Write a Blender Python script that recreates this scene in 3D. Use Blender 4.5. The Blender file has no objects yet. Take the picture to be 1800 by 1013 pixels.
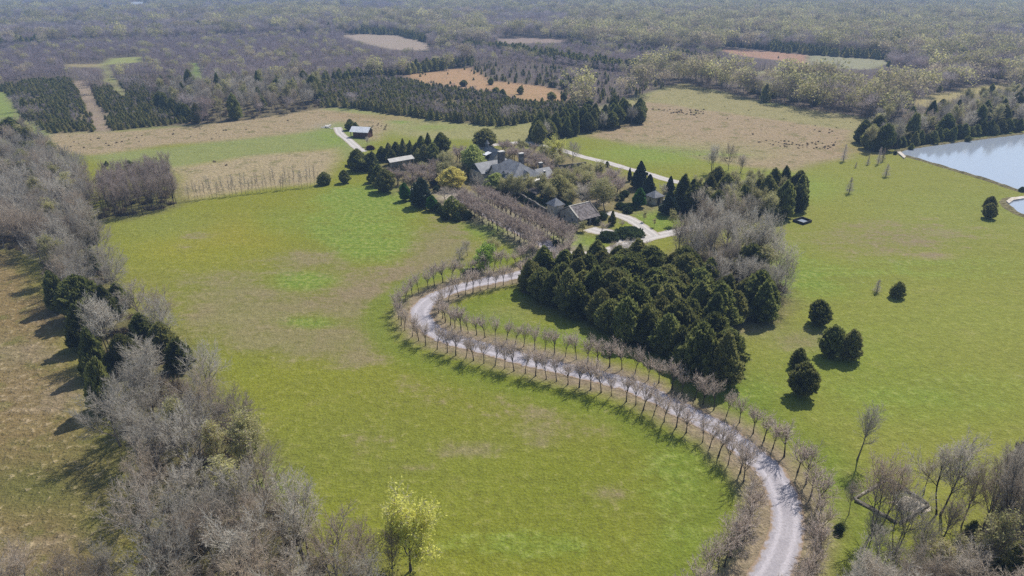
import bpy, math, random
import numpy as np
from mathutils import Vector, Quaternion

random.seed(11)
rng = np.random.default_rng(11)
R = math.radians
scene = bpy.context.scene
col = scene.collection

# ------------------------------------------------------------------ camera
CAMH, PITCH, FPX, CX, CY = 65.0, R(24.5), 1200.0, 900.0, 506.5
cp, sp = math.cos(PITCH), math.sin(PITCH)
cam_d = bpy.data.cameras.new('camera')
cam = bpy.data.objects.new('camera', cam_d)
col.objects.link(cam)
cam.location = (0, 0, CAMH)
cam.rotation_euler = (R(90) - PITCH, 0, 0)
cam_d.sensor_width = 36
cam_d.lens = 36 * FPX / 1800
cam_d.clip_start = 0.5
cam_d.clip_end = 12000
scene.camera = cam


def G(px, py):
    """survey helper: photo point -> spot on the flat ground"""
    u, v = (px - CX) / FPX, (py - CY) / FPX
    t = CAMH / (sp + v * cp)
    return (u * t, (cp - v * sp) * t)


def GP(pts):
    return [G(*p) for p in pts]


def to_px(x, y, z=0.0):
    zc = np.maximum(y * cp + (CAMH - z) * sp, 1e-3)
    yc = (CAMH - z) * cp - y * sp
    return CX + FPX * x / zc, CY + FPX * yc / zc


def depth(y, z=0.0):
    return y * cp + (CAMH - z) * sp


def height_at(y, py_top):
    v = (py_top - CY) / FPX
    return CAMH - y * (sp + v * cp) / (cp - v * sp)


# ------------------------------------------------------------------ render and light
scene.render.engine = 'CYCLES'
scene.view_settings.view_transform = 'Standard'
scene.view_settings.look = 'None'
scene.view_settings.exposure = 0.0
scene.view_settings.gamma = 1.0
scene.view_settings.use_curve_mapping = False
cy = scene.cycles
cy.use_denoising = False
cy.max_bounces = 5
cy.diffuse_bounces = 3
cy.glossy_bounces = 2
cy.transmission_bounces = 3
cy.volume_bounces = 0
cy.transparent_max_bounces = 8
cy.use_adaptive_sampling = True
cy.adaptive_threshold = 0.02

SUN_AZ, SUN_EL = R(35), R(51)
sdir = Vector((math.sin(SUN_AZ) * math.cos(SUN_EL), math.cos(SUN_AZ) * math.cos(SUN_EL), math.sin(SUN_EL)))
sun_d = bpy.data.lights.new('sun', 'SUN')
sun_d.energy = 5.0
sun_d.angle = R(0.5)
sun_d.color = (1.0, 0.955, 0.88)
sun = bpy.data.objects.new('sun', sun_d)
sun.rotation_euler = (-sdir).to_track_quat('-Z', 'Y').to_euler()
sun.location = (200, 300, 400)
col.objects.link(sun)

w = bpy.data.worlds.new('World')
scene.world = w
w.use_nodes = True
nt = w.node_tree
nt.nodes.clear()
o_ = nt.nodes.new('ShaderNodeOutputWorld')
b_ = nt.nodes.new('ShaderNodeBackground')
s_ = nt.nodes.new('ShaderNodeTexSky')
s_.sky_type = 'NISHITA'
s_.sun_disc = False
s_.sun_elevation = SUN_EL
s_.sun_rotation = SUN_AZ
b_.inputs['Strength'].default_value = 0.12
nt.links.new(s_.outputs[0], b_.inputs[0])
nt.links.new(b_.outputs[0], o_.inputs[0])


# ------------------------------------------------------------------ materials
def lin(c):
    c = np.asarray(c, float) / 255.0
    return np.where(c <= 0.04045, c / 12.92, ((c + 0.055) / 1.055) ** 2.4)


def rgba(c):
    return (float(c[0]), float(c[1]), float(c[2]), 1.0)


class N:
    """tiny node builder"""

    def __init__(self, name):
        self.m = bpy.data.materials.new(name)
        self.m.use_nodes = True
        self.t = self.m.node_tree
        self.t.nodes.clear()
        self.out = self.t.nodes.new('ShaderNodeOutputMaterial')

    def n(self, typ, **kw):
        x = self.t.nodes.new(typ)
        for k, v in kw.items():
            setattr(x, k, v)
        return x

    def l(self, a, b):
        self.t.links.new(a, b)

    def noise(self, vec, scale, detail=3.0, rough=0.55):
        x = self.n('ShaderNodeTexNoise')
        x.inputs['Scale'].default_value = scale
        x.inputs['Detail'].default_value = detail
        x.inputs['Roughness'].default_value = rough
        if vec is not None:
            self.l(vec, x.inputs['Vector'])
        return x.outputs['Fac']

    def rng(self, v, a, b, c, d, smooth=True):
        x = self.n('ShaderNodeMapRange')
        if smooth:
            x.interpolation_type = 'SMOOTHSTEP'
        for i, q in enumerate((a, b, c, d)):
            x.inputs[i + 1].default_value = q
        self.l(v, x.inputs[0])
        return x.outputs[0]

    def math(self, op, a, b=None):
        x = self.n('ShaderNodeMath', operation=op)
        for i, q in enumerate((a, b)):
            if q is None:
                continue
            if isinstance(q, (int, float)):
                x.inputs[i].default_value = q
            else:
                self.l(q, x.inputs[i])
        return x.outputs[0]

    def mix(self, f, a, b, mode='MIX'):
        x = self.n('ShaderNodeMix', data_type='RGBA', blend_type=mode)
        for s, q in ((x.inputs[0], f), (x.inputs[6], a), (x.inputs[7], b)):
            if isinstance(q, (int, float)):
                s.default_value = q
            elif isinstance(q, (tuple, list, np.ndarray)):
                s.default_value = rgba(q)
            else:
                self.l(q, s)
        return x.outputs[2]

    def val(self, c, f):
        """colour times a scalar"""
        x = self.n('ShaderNodeVectorMath', operation='SCALE')
        if isinstance(c, (tuple, list, np.ndarray)):
            x.inputs[0].default_value = tuple(float(q) for q in c[:3])
        else:
            self.l(c, x.inputs[0])
        self.l(f, x.inputs['Scale'])
        return x.outputs[0]

    def principled(self, colr, rough=0.8, spec=0.3, bump=None, bstr=0.4, bdist=0.2, metal=0.0):
        p = self.n('ShaderNodeBsdfPrincipled')
        if isinstance(colr, (tuple, list, np.ndarray)):
            p.inputs['Base Color'].default_value = rgba(colr)
        else:
            self.l(colr, p.inputs['Base Color'])
        p.inputs['Roughness'].default_value = rough
        p.inputs['Specular IOR Level'].default_value = spec
        p.inputs['Metallic'].default_value = metal
        if bump is not None:
            b = self.n('ShaderNodeBump')
            b.inputs['Strength'].default_value = bstr
            b.inputs['Distance'].default_value = bdist
            self.l(bump, b.inputs['Height'])
            self.l(b.outputs[0], p.inputs['Normal'])
        self.l(p.outputs[0], self.out.inputs['Surface'])
        return p

    def objvec(self):
        return self.n('ShaderNodeTexCoord').outputs['Object']


def plant_mat(name, c1, c2, trans=0.25, vary=0.35, alt=None):
    """leaf or twig material: 'tone' picks between two colours by clump, evergreens with crown shade painted in, each plant a little lighter or darker"""
    b = N(name)
    a = b.n('ShaderNodeAttribute', attribute_name='tone')
    oi = b.n('ShaderNodeObjectInfo')
    c = b.mix(a.outputs['Fac'], c1, c2)
    if alt is not None:
        f = b.rng(oi.outputs['Random'], 0.35, 1.0, 0.0, 0.85)
        c = b.mix(f, c, alt)
    r2 = b.math('FRACT', b.math('MULTIPLY', oi.outputs['Random'], 17.31))
    c = b.val(c, b.rng(r2, 0, 1, 1 - vary, 1 + vary, False))
    d = b.n('ShaderNodeBsdfDiffuse')
    b.l(c, d.inputs[0])
    if trans > 0:
        t = b.n('ShaderNodeBsdfTranslucent')
        b.l(c, t.inputs[0])
        m = b.n('ShaderNodeMixShader')
        m.inputs[0].default_value = trans
        b.l(d.outputs[0], m.inputs[1])
        b.l(t.outputs[0], m.inputs[2])
        b.l(m.outputs[0], b.out.inputs[0])
    else:
        b.l(d.outputs[0], b.out.inputs[0])
    return b.m


def gloss_leaf(name, c1, c2, rough=0.4):
    b = N(name)
    a = b.n('ShaderNodeAttribute', attribute_name='tone')
    b.principled(b.mix(a.outputs['Fac'], c1, c2), rough, 0.5)
    return b.m


M = {}
M['bark'] = plant_mat('bark', (0.13, 0.112, 0.098), (0.25, 0.22, 0.195), 0.0, 0.2)
M['bark_pale'] = plant_mat('bark_pale', (0.30, 0.27, 0.24), (0.46, 0.43, 0.39), 0.0, 0.2)
M['bark_dark'] = plant_mat('bark_dark', (0.055, 0.046, 0.04), (0.12, 0.10, 0.086), 0.0, 0.2)
M['bark_red'] = plant_mat('bark_red', (0.20, 0.095, 0.065), (0.28, 0.14, 0.095), 0.0, 0.1)
M['twig'] = plant_mat('twig', (0.35, 0.312, 0.258), (0.61, 0.565, 0.485), 0.45, 0.28, (0.40, 0.32, 0.24))
M['twig_myrtle'] = plant_mat('twig_myrtle', (0.33, 0.265, 0.225), (0.52, 0.43, 0.37), 0.45, 0.16)
M['twig_far'] = plant_mat('twig_far', (0.32, 0.27, 0.265), (0.50, 0.44, 0.43), 0.4, 0.25, (0.31, 0.24, 0.225))
M['bud'] = plant_mat('bud', (0.60, 0.60, 0.13), (0.80, 0.78, 0.22), 0.5, 0.08)
M['bud_olive'] = plant_mat('bud_olive', (0.38, 0.36, 0.15), (0.54, 0.51, 0.24), 0.5, 0.18)
M['twig_drive'] = plant_mat('twig_drive', (0.44, 0.36, 0.30), (0.66, 0.56, 0.48), 0.5, 0.14)
M['twig_sap'] = plant_mat('twig_sap', (0.30, 0.245, 0.255), (0.46, 0.39, 0.405), 0.4, 0.22, (0.28, 0.215, 0.215))
M['bud_far'] = plant_mat('bud_far', (0.38, 0.36, 0.16), (0.60, 0.56, 0.26), 0.45, 0.3, (0.42, 0.35, 0.25))
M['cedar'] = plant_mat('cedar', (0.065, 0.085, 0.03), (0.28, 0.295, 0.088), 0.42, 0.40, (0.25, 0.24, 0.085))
M['cedar_far'] = plant_mat('cedar_far', (0.13, 0.14, 0.045), (0.36, 0.355, 0.12), 0.4, 0.25, (0.34, 0.30, 0.12))
M['arbor'] = plant_mat('arbor', (0.06, 0.15, 0.03), (0.11, 0.24, 0.05), 0.3, 0.1)
M['yellow'] = plant_mat('yellow', (0.58, 0.51, 0.15), (0.78, 0.70, 0.25), 0.5, 0.04)
M['willow'] = plant_mat('willow', (0.34, 0.39, 0.12), (0.50, 0.54, 0.20), 0.5, 0.08)
M['fresh'] = plant_mat('fresh', (0.34, 0.48, 0.08), (0.50, 0.66, 0.14), 0.5, 0.08)
M['rust'] = plant_mat('rust', (0.36, 0.16, 0.10), (0.50, 0.25, 0.16), 0.3, 0.1)
M['maroon'] = plant_mat('maroon', (0.05, 0.018, 0.028), (0.10, 0.036, 0.05), 0.2, 0.1)
M['shrub'] = plant_mat('shrub', (0.045, 0.065, 0.027), (0.11, 0.15, 0.055), 0.3, 0.2)
M['brush'] = plant_mat('brush', (0.13, 0.105, 0.075), (0.26, 0.205, 0.14), 0.2, 0.3)
M['magnolia'] = gloss_leaf('magnolia_leaf', (0.03, 0.048, 0.025), (0.075, 0.105, 0.055), 0.36)


# ------------------------------------------------------------------ mesh helper
class MB:
    def __init__(self):
        self.v, self.f, self.t = [], [], []

    def add(self, vs, fs, tone=0.5):
        n = len(self.v)
        self.v.extend(vs)
        self.f.extend([tuple(i + n for i in f) for f in fs])
        if isinstance(tone, (int, float)):
            self.t.extend([tone] * len(vs))
        else:
            self.t.extend(tone)

    def tube(self, pts, rad, sides=5, tone=0.5, cap=False):
        vs, fs = [], []
        n = len(pts)
        for i, p in enumerate(pts):
            p = np.asarray(p)
            d = np.asarray(pts[min(i + 1, n - 1)]) - np.asarray(pts[max(i - 1, 0)])
            d = d / (np.linalg.norm(d) + 1e-9)
            a = np.cross(d, (0.31, 0.95, 0.05) if abs(d[2]) > 0.6 else (0, 0, 1.0))
            a /= np.linalg.norm(a) + 1e-9
            b = np.cross(d, a)
            for k in range(sides):
                an = 2 * math.pi * k / sides
                vs.append(tuple(p + rad[i] * (math.cos(an) * a + math.sin(an) * b)))
        for i in range(n - 1):
            for k in range(sides):
                k2 = (k + 1) % sides
                fs.append((i * sides + k, i * sides + k2, (i + 1) * sides + k2, (i + 1) * sides + k))
        if cap:
            fs.append(tuple((n - 1) * sides + k for k in range(sides)))
        self.add(vs, fs, tone)

    def blade(self, pts, wd, tone):
        """a thin flat twig along a short polyline"""
        d = np.asarray(pts[-1]) - np.asarray(pts[0])
        s = np.cross(d, rng.normal(size=3))
        s /= np.linalg.norm(s) + 1e-9
        n = len(pts)
        vs, fs = [], []
        for i, p in enumerate(pts[:-1]):
            ww = wd * (1 - i / (n - 1) * 0.75)
            p = np.asarray(p)
            vs += [tuple(p - s * ww), tuple(p + s * ww)]
        vs.append(tuple(pts[-1]))
        for i in range(n - 2):
            fs.append((2 * i, 2 * i + 1, 2 * i + 3, 2 * i + 2))
        fs.append((2 * (n - 2), 2 * (n - 2) + 1, 2 * (n - 1)))
        self.add(vs, fs, tone)

    def box(self, x0, x1, y0, y1, z0, z1, tone=0.5):
        vs = [(x, y, z) for z in (z0, z1) for y in (y0, y1) for x in (x0, x1)]
        self.add(vs, [(0, 2, 3, 1), (4, 5, 7, 6), (0, 1, 5, 4), (2, 6, 7, 3), (0, 4, 6, 2), (1, 3, 7, 5)], tone)

    def mesh(self, name, mat, smooth=False):
        me = bpy.data.meshes.new(name)
        me.from_pydata(self.v, [], self.f)
        a = me.attributes.new('tone', 'FLOAT', 'POINT')
        a.data.foreach_set('value', np.asarray(self.t, np.float32))
        for m in (mat if isinstance(mat, (list, tuple)) else [mat]):
            me.materials.append(m)
        if smooth:
            me.polygons.foreach_set('use_smooth', [True] * len(me.polygons))
        me.update()
        return me


def tag(o, label=None, cat=None, group=None, kind=None):
    for k, v in (('label', label), ('category', cat), ('group', group), ('kind', kind)):
        if v:
            o[k] = v
    return o


def link(name, mesh, parent=None):
    o = bpy.data.objects.new(name, mesh)
    col.objects.link(o)
    if parent is not None:
        o.parent = parent
    return o


def empty(name, loc, rz=0.0, scl=(1, 1, 1)):
    o = bpy.data.objects.new(name, None)
    o.location = loc
    o.rotation_euler = (0, 0, rz)
    o.scale = scl
    o.empty_display_size = 0.5
    col.objects.link(o)
    return o


def unit(v):
    v = np.asarray(v, float)
    return v / (np.linalg.norm(v) + 1e-9)


def tilt(d, ang, az):
    d = unit(d)
    a = np.cross(d, (0.2, 0.1, 0.97) if abs(d[2]) < 0.9 else (1, 0, 0))
    a = unit(a)
    b = np.cross(d, a)
    return unit(math.cos(ang) * d + math.sin(ang) * (math.cos(az) * a + math.sin(az) * b))


# ------------------------------------------------------------------ bare trees
def bare_tree(H, prm, seed):
    """trunk and limbs as tubes, the fine twigs as thin blades; returns (trunk builder, crown builder, twig tips)"""
    global rng
    rng = np.random.default_rng(seed)
    tr, cr, tips = MB(), MB(), []
    nch, ang, rat, start = prm['n'], prm['ang'], prm['rat'], prm['start']
    mx = len(nch)

    def grow(p, d, L, r, lev):
        nseg = 5 if lev == 0 else (4 if lev == 1 else (3 if lev == 2 else 2))
        pts = [np.asarray(p, float)]
        dd = unit(d)
        for i in range(nseg):
            dd = unit(dd + rng.normal(size=3) * prm['wig'][min(lev, 4)] + np.array((0, 0, prm['up'][min(lev, 4)])))
            pts.append(pts[-1] + dd * L / nseg)
        r1 = r * (0.35 if lev == 0 else 0.4)
        rad = [r + (r1 - r) * i / nseg for i in range(nseg + 1)]
        if lev == 0:
            rad[0] *= 1.35
        tone = float(rng.uniform(0.1, 0.9))
        if lev <= 1:
            tr.tube(pts, rad, 6 if lev == 0 else 5, tone)
        elif lev == 2:
            tr.tube(pts, rad, 3, tone)
        else:
            cr.blade(pts, max(prm['tw'] * (1.7 if lev == 3 else 1.0), 0.004), tone)
        if lev == mx:
            tips.append((pts[-1], dd))
            return
        k = nch[lev]
        az0 = rng.uniform(0, 6.28)
        for i in range(k):
            t = start[lev] + (1 - start[lev]) * ((i + rng.uniform(0.2, 0.9)) / k)
            t = min(t, 0.999)
            q = t * nseg
            j = int(q)
            pos = pts[j] * (1 - (q - j)) + pts[j + 1] * (q - j)
            dl = unit(pts[j + 1] - pts[j])
            a = ang[lev] * rng.uniform(0.65, 1.25) * (1.1 - 0.45 * t if lev == 0 else 1.0)
            cd = tilt(dl, a, az0 + i * 2.4 + rng.uniform(-0.4, 0.4))
            ll = L * rat[lev] * rng.uniform(0.7, 1.15) * (1.15 - 0.45 * t)
            grow(pos, cd, ll, max(rad[j] * prm['rr'], 0.008), lev + 1)
        if lev > 0:
            grow(pts[-1], dd, L * 0.5, rad[-1], lev + 1 if lev + 1 <= mx else mx)

    for s in range(prm.get('stems', 1)):
        az = rng.uniform(0, 6.28) if prm.get('stems', 1) == 1 else s * 6.283 / prm['stems'] + rng.uniform(-0.4, 0.4)
        lean = prm['lean'] * rng.uniform(0.6, 1.2)
        base = np.array((math.cos(az), math.sin(az), 0)) * (prm.get('foot', 0.0))
        grow(base - np.array((0, 0, 0.15)), (math.cos(az) * lean, math.sin(az) * lean, 1), H * prm['trunk'], H * prm['r'], 0)
    return tr, cr, tips


SPREAD = dict(n=[9, 6, 6, 7], ang=[0.85, 0.7, 0.75, 0.75], rat=[0.78, 0.62, 0.6, 0.62], start=[0.28, 0.2, 0.15, 0.1], wig=[0.06, 0.13, 0.16, 0.2, 0.2],
              up=[0.1, 0.1, 0.06, 0.04, 0.03], tw=0.024, rr=0.62, lean=0.1, trunk=0.62, r=0.017)
UPRIGHT = dict(SPREAD, n=[15, 6, 5, 6], ang=[0.8, 0.6, 0.65, 0.7], rat=[0.34, 0.6, 0.6, 0.6], start=[0.36, 0.15, 0.1, 0.1], up=[0.06, 0.16, 0.1, 0.05, 0.03], trunk=0.86, r=0.011, tw=0.014, lean=0.05)
FORKED = dict(SPREAD, n=[6, 6, 6, 6], stems=3, foot=0.25, ang=[0.6, 0.65, 0.7, 0.7], rat=[0.55, 0.6, 0.6, 0.6], start=[0.4, 0.15, 0.1, 0.1], lean=0.28, trunk=0.7, r=0.011)
VASE = dict(SPREAD, n=[8, 7, 7], ang=[0.55, 0.5, 0.55], rat=[1.15, 0.58, 0.6], start=[0.62, 0.25, 0.12], wig=[0.04, 0.08, 0.13, 0.18, 0.2], up=[0.04, 0.10, 0.08, 0.04, 0.02], tw=0.0125, rr=0.6, lean=0.07, trunk=0.40, r=0.014)
MYRTLE = dict(VASE, n=[9, 7, 8], tw=0.0145, ang=[0.7, 0.55, 0.6], trunk=0.36)
SAPLING = dict(SPREAD, n=[9, 5, 4], ang=[0.5, 0.55, 0.6], rat=[0.3, 0.6, 0.6], start=[0.25, 0.1, 0.1], trunk=0.9, r=0.008, tw=0.014)


def size_of(*mbs):
    v = np.concatenate([np.asarray(m.v) for m in mbs if m.v])
    rad = np.percentile(np.hypot(v[:, 0], v[:, 1]), 97)
    return float(np.percentile(v[:, 2], 99.7)), float(2 * rad)


ASSETS = {}


def reg(kind, parts, size):
    ASSETS.setdefault(kind, []).append((parts, size))


def leaf_cloud(mb, tips, n, size, jitter, zmin=0.0, back=0.5):
    for i in range(n):
        p, d = tips[int(rng.integers(len(tips)))]
        p = np.asarray(p) - np.asarray(d) * rng.uniform(0, back) + rng.normal(size=3) * jitter
        if p[2] < zmin:
            continue
        a = unit(rng.normal(size=3))
        b = unit(np.cross(a, rng.normal(size=3)))
        s = size * rng.uniform(0.6, 1.3)
        mb.add([tuple(p - a * s), tuple(p + b * s * 0.6), tuple(p + a * s), tuple(p - b * s * 0.6)], [(0, 1, 2, 3)], float(rng.uniform(0, 1)))


def make_bare(kind, H, prm, seeds, bark='bark', twig='twig', leaf=None):
    for s in seeds:
        tr, cr, tips = bare_tree(H, prm, s)
        sz = size_of(tr, cr)
        parts = [('trunk', tr.mesh(kind + '_trunk', M[bark], True)), ('crown', None)]
        if leaf:
            lm, n, ls, jit, zmin = leaf
            k = len(cr.f)
            leaf_cloud(cr, tips, n, ls, jit, zmin * H)
            me = cr.mesh(kind + '_crown', [M[twig], M[lm]])
            mi = np.zeros(len(cr.f), np.int32)
            mi[k:] = 1
            me.polygons.foreach_set('material_index', mi)
        else:
            me = cr.mesh(kind + '_crown', M[twig])
        parts[1] = ('crown', me)
        reg(kind, parts, sz)


make_bare('bare_spread', 12, SPREAD, (1, 2, 3, 4), 'bark', 'twig')
make_bare('bare_pale', 12, SPREAD, (5, 6), 'bark_pale', 'twig')
make_bare('bare_upright', 12, UPRIGHT, (11, 12, 13), 'bark', 'twig')
make_bare('bare_forked', 12, FORKED, (21, 22, 23), 'bark_dark', 'twig')
make_bare('vase', 6, VASE, (31, 32, 33, 34, 38, 39), 'bark_dark', 'twig_drive')
make_bare('slim', 12, UPRIGHT, (14, 15, 16), 'bark_dark', 'twig_myrtle')
make_bare('myrtle', 6, MYRTLE, (35, 36, 37), 'bark_dark', 'twig_myrtle')
make_bare('sapling', 6, SAPLING, (41, 42), 'bark', 'twig')
make_bare('bud', 11, SPREAD, (51, 52, 53), 'bark_dark', 'twig', ('bud', 5200, 0.21, 0.35, 0.25))
make_bare('bud_olive', 10, SPREAD, (54, 55, 56), 'bark', 'twig', ('bud_olive', 5000, 0.2, 0.42, 0.2))
make_bare('bud_light', 12, UPRIGHT, (57, 58), 'bark', 'twig', ('bud_olive', 2200, 0.17, 0.2, 0.35))
make_bare('fresh', 8, dict(SPREAD, trunk=0.5), (61,), 'bark', 'twig', ('fresh', 6000, 0.2, 0.3, 0.15))
make_bare('bud_red', 10, SPREAD, (62,), 'bark_red', 'twig', ('bud', 4500, 0.19, 0.3, 0.35))
make_bare('rust', 5, dict(UPRIGHT, n=[7, 5, 4]), (63,), 'bark_red', 'twig', ('rust', 700, 0.1, 0.12, 0.2))
make_bare('young', 4, dict(SAPLING, n=[8, 5, 3]), (64, 65), 'bark', 'twig', ('bud_olive', 700, 0.11, 0.14, 0.3))


# ------------------------------------------------------------------ evergreens
def lumps(seed):
    r = np.random.default_rng(seed)
    ph = r.uniform(0, 6.28, (7, 2))
    fr = np.array([(1, 2), (2, 3), (3, 1), (3, 6), (5, 4), (4, 9), (7, 7)])
    am = np.array((0.13, 0.12, 0.11, 0.12, 0.11, 0.12, 0.10))
    return lambda az, t: 1 + sum(am[i] * math.sin(fr[i, 0] * az + ph[i, 0]) * math.cos(fr[i, 1] * t * 3 + ph[i, 1]) for i in range(7))


def evergreen(kind, H, W, n, spray, seed, prof, mat='cedar', bark='bark_dark', leaders=None, upsweep=0.7, z0=0.25, core=0.62, droop=False, wide=0.42, stem=True):
    """crown of many small sprays round one or several leaders"""
    global rng
    rng = np.random.default_rng(seed)
    cr, tr = MB(), MB()
    leaders = leaders or [(0, 0, 1.0, 1.0)]
    tot = sum(l[3] ** 1.5 for l in leaders)
    for li, (lx, ly, lh, lw) in enumerate(leaders):
        lump = lumps(seed * 10 + li)
        hh, rr = H * lh, W / 2 * lw
        vs, fs = [], []
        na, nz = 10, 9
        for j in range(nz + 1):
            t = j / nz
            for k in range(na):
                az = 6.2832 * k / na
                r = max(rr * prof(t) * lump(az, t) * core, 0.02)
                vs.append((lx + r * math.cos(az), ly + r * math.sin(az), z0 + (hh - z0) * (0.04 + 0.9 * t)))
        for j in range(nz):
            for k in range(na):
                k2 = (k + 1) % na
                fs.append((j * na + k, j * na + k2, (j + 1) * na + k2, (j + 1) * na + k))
        cr.add(vs, fs, 0.15)  # core kept dark, inner crown shade put into its tone
        nn = int(n * lw ** 1.5 / tot)
        got = 0
        while got < nn:
            t = rng.uniform(0, 1)
            if rng.uniform() > prof(t) + 0.12:
                continue
            got += 1
            az = rng.uniform(0, 6.2832)
            lp = lump(az, t)
            r = rr * prof(t) * lp * rng.uniform(0.5, 1.06) ** 0.7
            p = np.array((lx + r * math.cos(az), ly + r * math.sin(az), z0 + (hh - z0) * t))
            out = np.array((math.cos(az), math.sin(az), 0))
            up = (-0.3 if droop else upsweep) + rng.normal() * 0.25
            d = unit(out * (1 - 0.5 * t) + np.array((0, 0, up + 0.9 * t ** 2)) + rng.normal(size=3) * 0.42)
            s = unit(np.cross(d, rng.normal(size=3)))
            L = spray * rng.uniform(0.6, 1.4)
            ww = L * wide
            q = p - d * L * 0.4
            e = p + d * L * 0.7
            m = p + np.cross(d, s) * ww * 0.35
            tone = min(max(0.5 + 0.9 * (lp - 1) * 1.6 + rng.normal() * 0.24, 0), 1)  # crown shade painted in: hollows darker, lumps lighter
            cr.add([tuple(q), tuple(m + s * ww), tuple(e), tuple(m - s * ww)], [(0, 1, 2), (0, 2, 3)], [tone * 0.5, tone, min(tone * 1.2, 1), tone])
        if stem:
            tr.tube([(lx, ly, -0.15), (lx, ly, z0 + 0.3), (lx, ly, hh * 0.75)], [0.022 * H * lw, 0.018 * H * lw, 0.01], 6, 0.4)
    parts = [('trunk', tr.mesh(kind + '_trunk', M[bark], True))] if stem else []
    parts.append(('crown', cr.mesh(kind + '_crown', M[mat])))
    reg(kind, parts, (H, W))


cone = lambda t: (min(1, (t / 0.16)) ** 0.6) * (1 - max(0, t - 0.1) / 0.9) ** 0.75
egg = lambda t: max(0.0, math.sin(math.pi * min(1, t ** 0.72 * 0.985 + 0.015))) ** 0.62
pear = lambda t: min(1, t / 0.12) ** 0.5 * max(0.0, 1 - (max(0, t - 0.25) / 0.75) ** 2.1) ** 0.8
dome = lambda t: max(0.0, 1 - t ** 2.4) ** 0.5
blunt = lambda t: min(1, t / 0.2) ** 0.5 * max(0.0, 1 - t ** 2.0) ** 0.75
ovoid = lambda t: min(1, t / 0.3) ** 0.5 * max(0.0, 1 - (max(0, t - 0.3) / 0.7) ** 2.0) ** 0.66
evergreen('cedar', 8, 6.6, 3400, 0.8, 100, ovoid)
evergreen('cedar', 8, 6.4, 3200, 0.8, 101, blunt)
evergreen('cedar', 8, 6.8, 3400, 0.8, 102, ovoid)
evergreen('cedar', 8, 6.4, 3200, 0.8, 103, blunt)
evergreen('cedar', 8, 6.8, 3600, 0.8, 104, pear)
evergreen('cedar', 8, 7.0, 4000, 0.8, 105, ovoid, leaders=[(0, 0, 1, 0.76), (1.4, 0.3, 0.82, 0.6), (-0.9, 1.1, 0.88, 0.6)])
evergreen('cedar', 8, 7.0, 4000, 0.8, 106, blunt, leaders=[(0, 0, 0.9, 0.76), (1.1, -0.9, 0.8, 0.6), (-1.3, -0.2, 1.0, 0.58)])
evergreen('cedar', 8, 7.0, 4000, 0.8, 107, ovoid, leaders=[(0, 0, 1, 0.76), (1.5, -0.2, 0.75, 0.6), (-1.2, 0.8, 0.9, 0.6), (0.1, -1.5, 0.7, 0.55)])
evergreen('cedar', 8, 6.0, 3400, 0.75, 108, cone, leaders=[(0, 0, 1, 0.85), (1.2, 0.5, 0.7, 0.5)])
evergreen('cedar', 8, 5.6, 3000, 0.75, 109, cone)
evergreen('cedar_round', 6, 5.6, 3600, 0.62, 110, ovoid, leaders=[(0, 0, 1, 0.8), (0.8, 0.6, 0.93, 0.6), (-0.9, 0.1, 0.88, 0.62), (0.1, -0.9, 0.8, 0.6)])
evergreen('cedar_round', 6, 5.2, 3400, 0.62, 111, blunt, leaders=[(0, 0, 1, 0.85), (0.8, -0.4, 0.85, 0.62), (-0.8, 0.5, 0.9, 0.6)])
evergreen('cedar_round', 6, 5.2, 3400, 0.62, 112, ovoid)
evergreen('arborvitae', 6, 3.6, 3200, 0.4, 115, pear, 'arbor', z0=0.5, wide=0.5)
evergreen('magnolia', 9, 5.6, 4200, 0.5, 117, pear, 'magnolia', upsweep=0.2, wide=0.6, leaders=[(0, 0, 1, 0.9), (0.9, 0.4, 0.7, 0.62), (-0.8, -0.5, 0.75, 0.62)])
evergreen('magnolia', 9, 5.6, 4200, 0.5, 118, cone, 'magnolia', upsweep=0.2, wide=0.6)
evergreen('yellow_round', 7, 8, 5200, 0.4, 119, egg, 'yellow', core=0.5, z0=0.6, wide=0.5)
evergreen('willow', 9, 8, 5200, 0.75, 121, egg, 'willow', 'bark', core=0.25, droop=True, wide=0.2, z0=1.0, leaders=[(0, 0, 1, 0.8), (1.6, 0.4, 0.85, 0.6), (-1.6, -0.3, 0.9, 0.62)])
evergreen('willow', 9, 8, 5200, 0.75, 122, egg, 'willow', 'bark', core=0.25, droop=True, wide=0.2, z0=1.0)
evergreen('live_oak', 8, 8, 5200, 0.36, 123, egg, 'bud_olive', 'bark', core=0.45, z0=1.2, wide=0.5, leaders=[(0, 0, 1, 0.85), (1.2, 0.6, 0.85, 0.6), (-1.3, 0.2, 0.85, 0.6)])
evergreen('juniper', 1.6, 7, 3200, 0.45, 124, dome, 'shrub', z0=0.0, core=0.8, stem=False)
evergreen('bush', 2, 2.4, 1100, 0.3, 125, egg, 'shrub', z0=0.0, core=0.7, stem=False)
evergreen('maroon_bush', 2, 3.4, 1100, 0.3, 126, dome, 'maroon', z0=0.0, core=0.7, stem=False)
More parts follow.
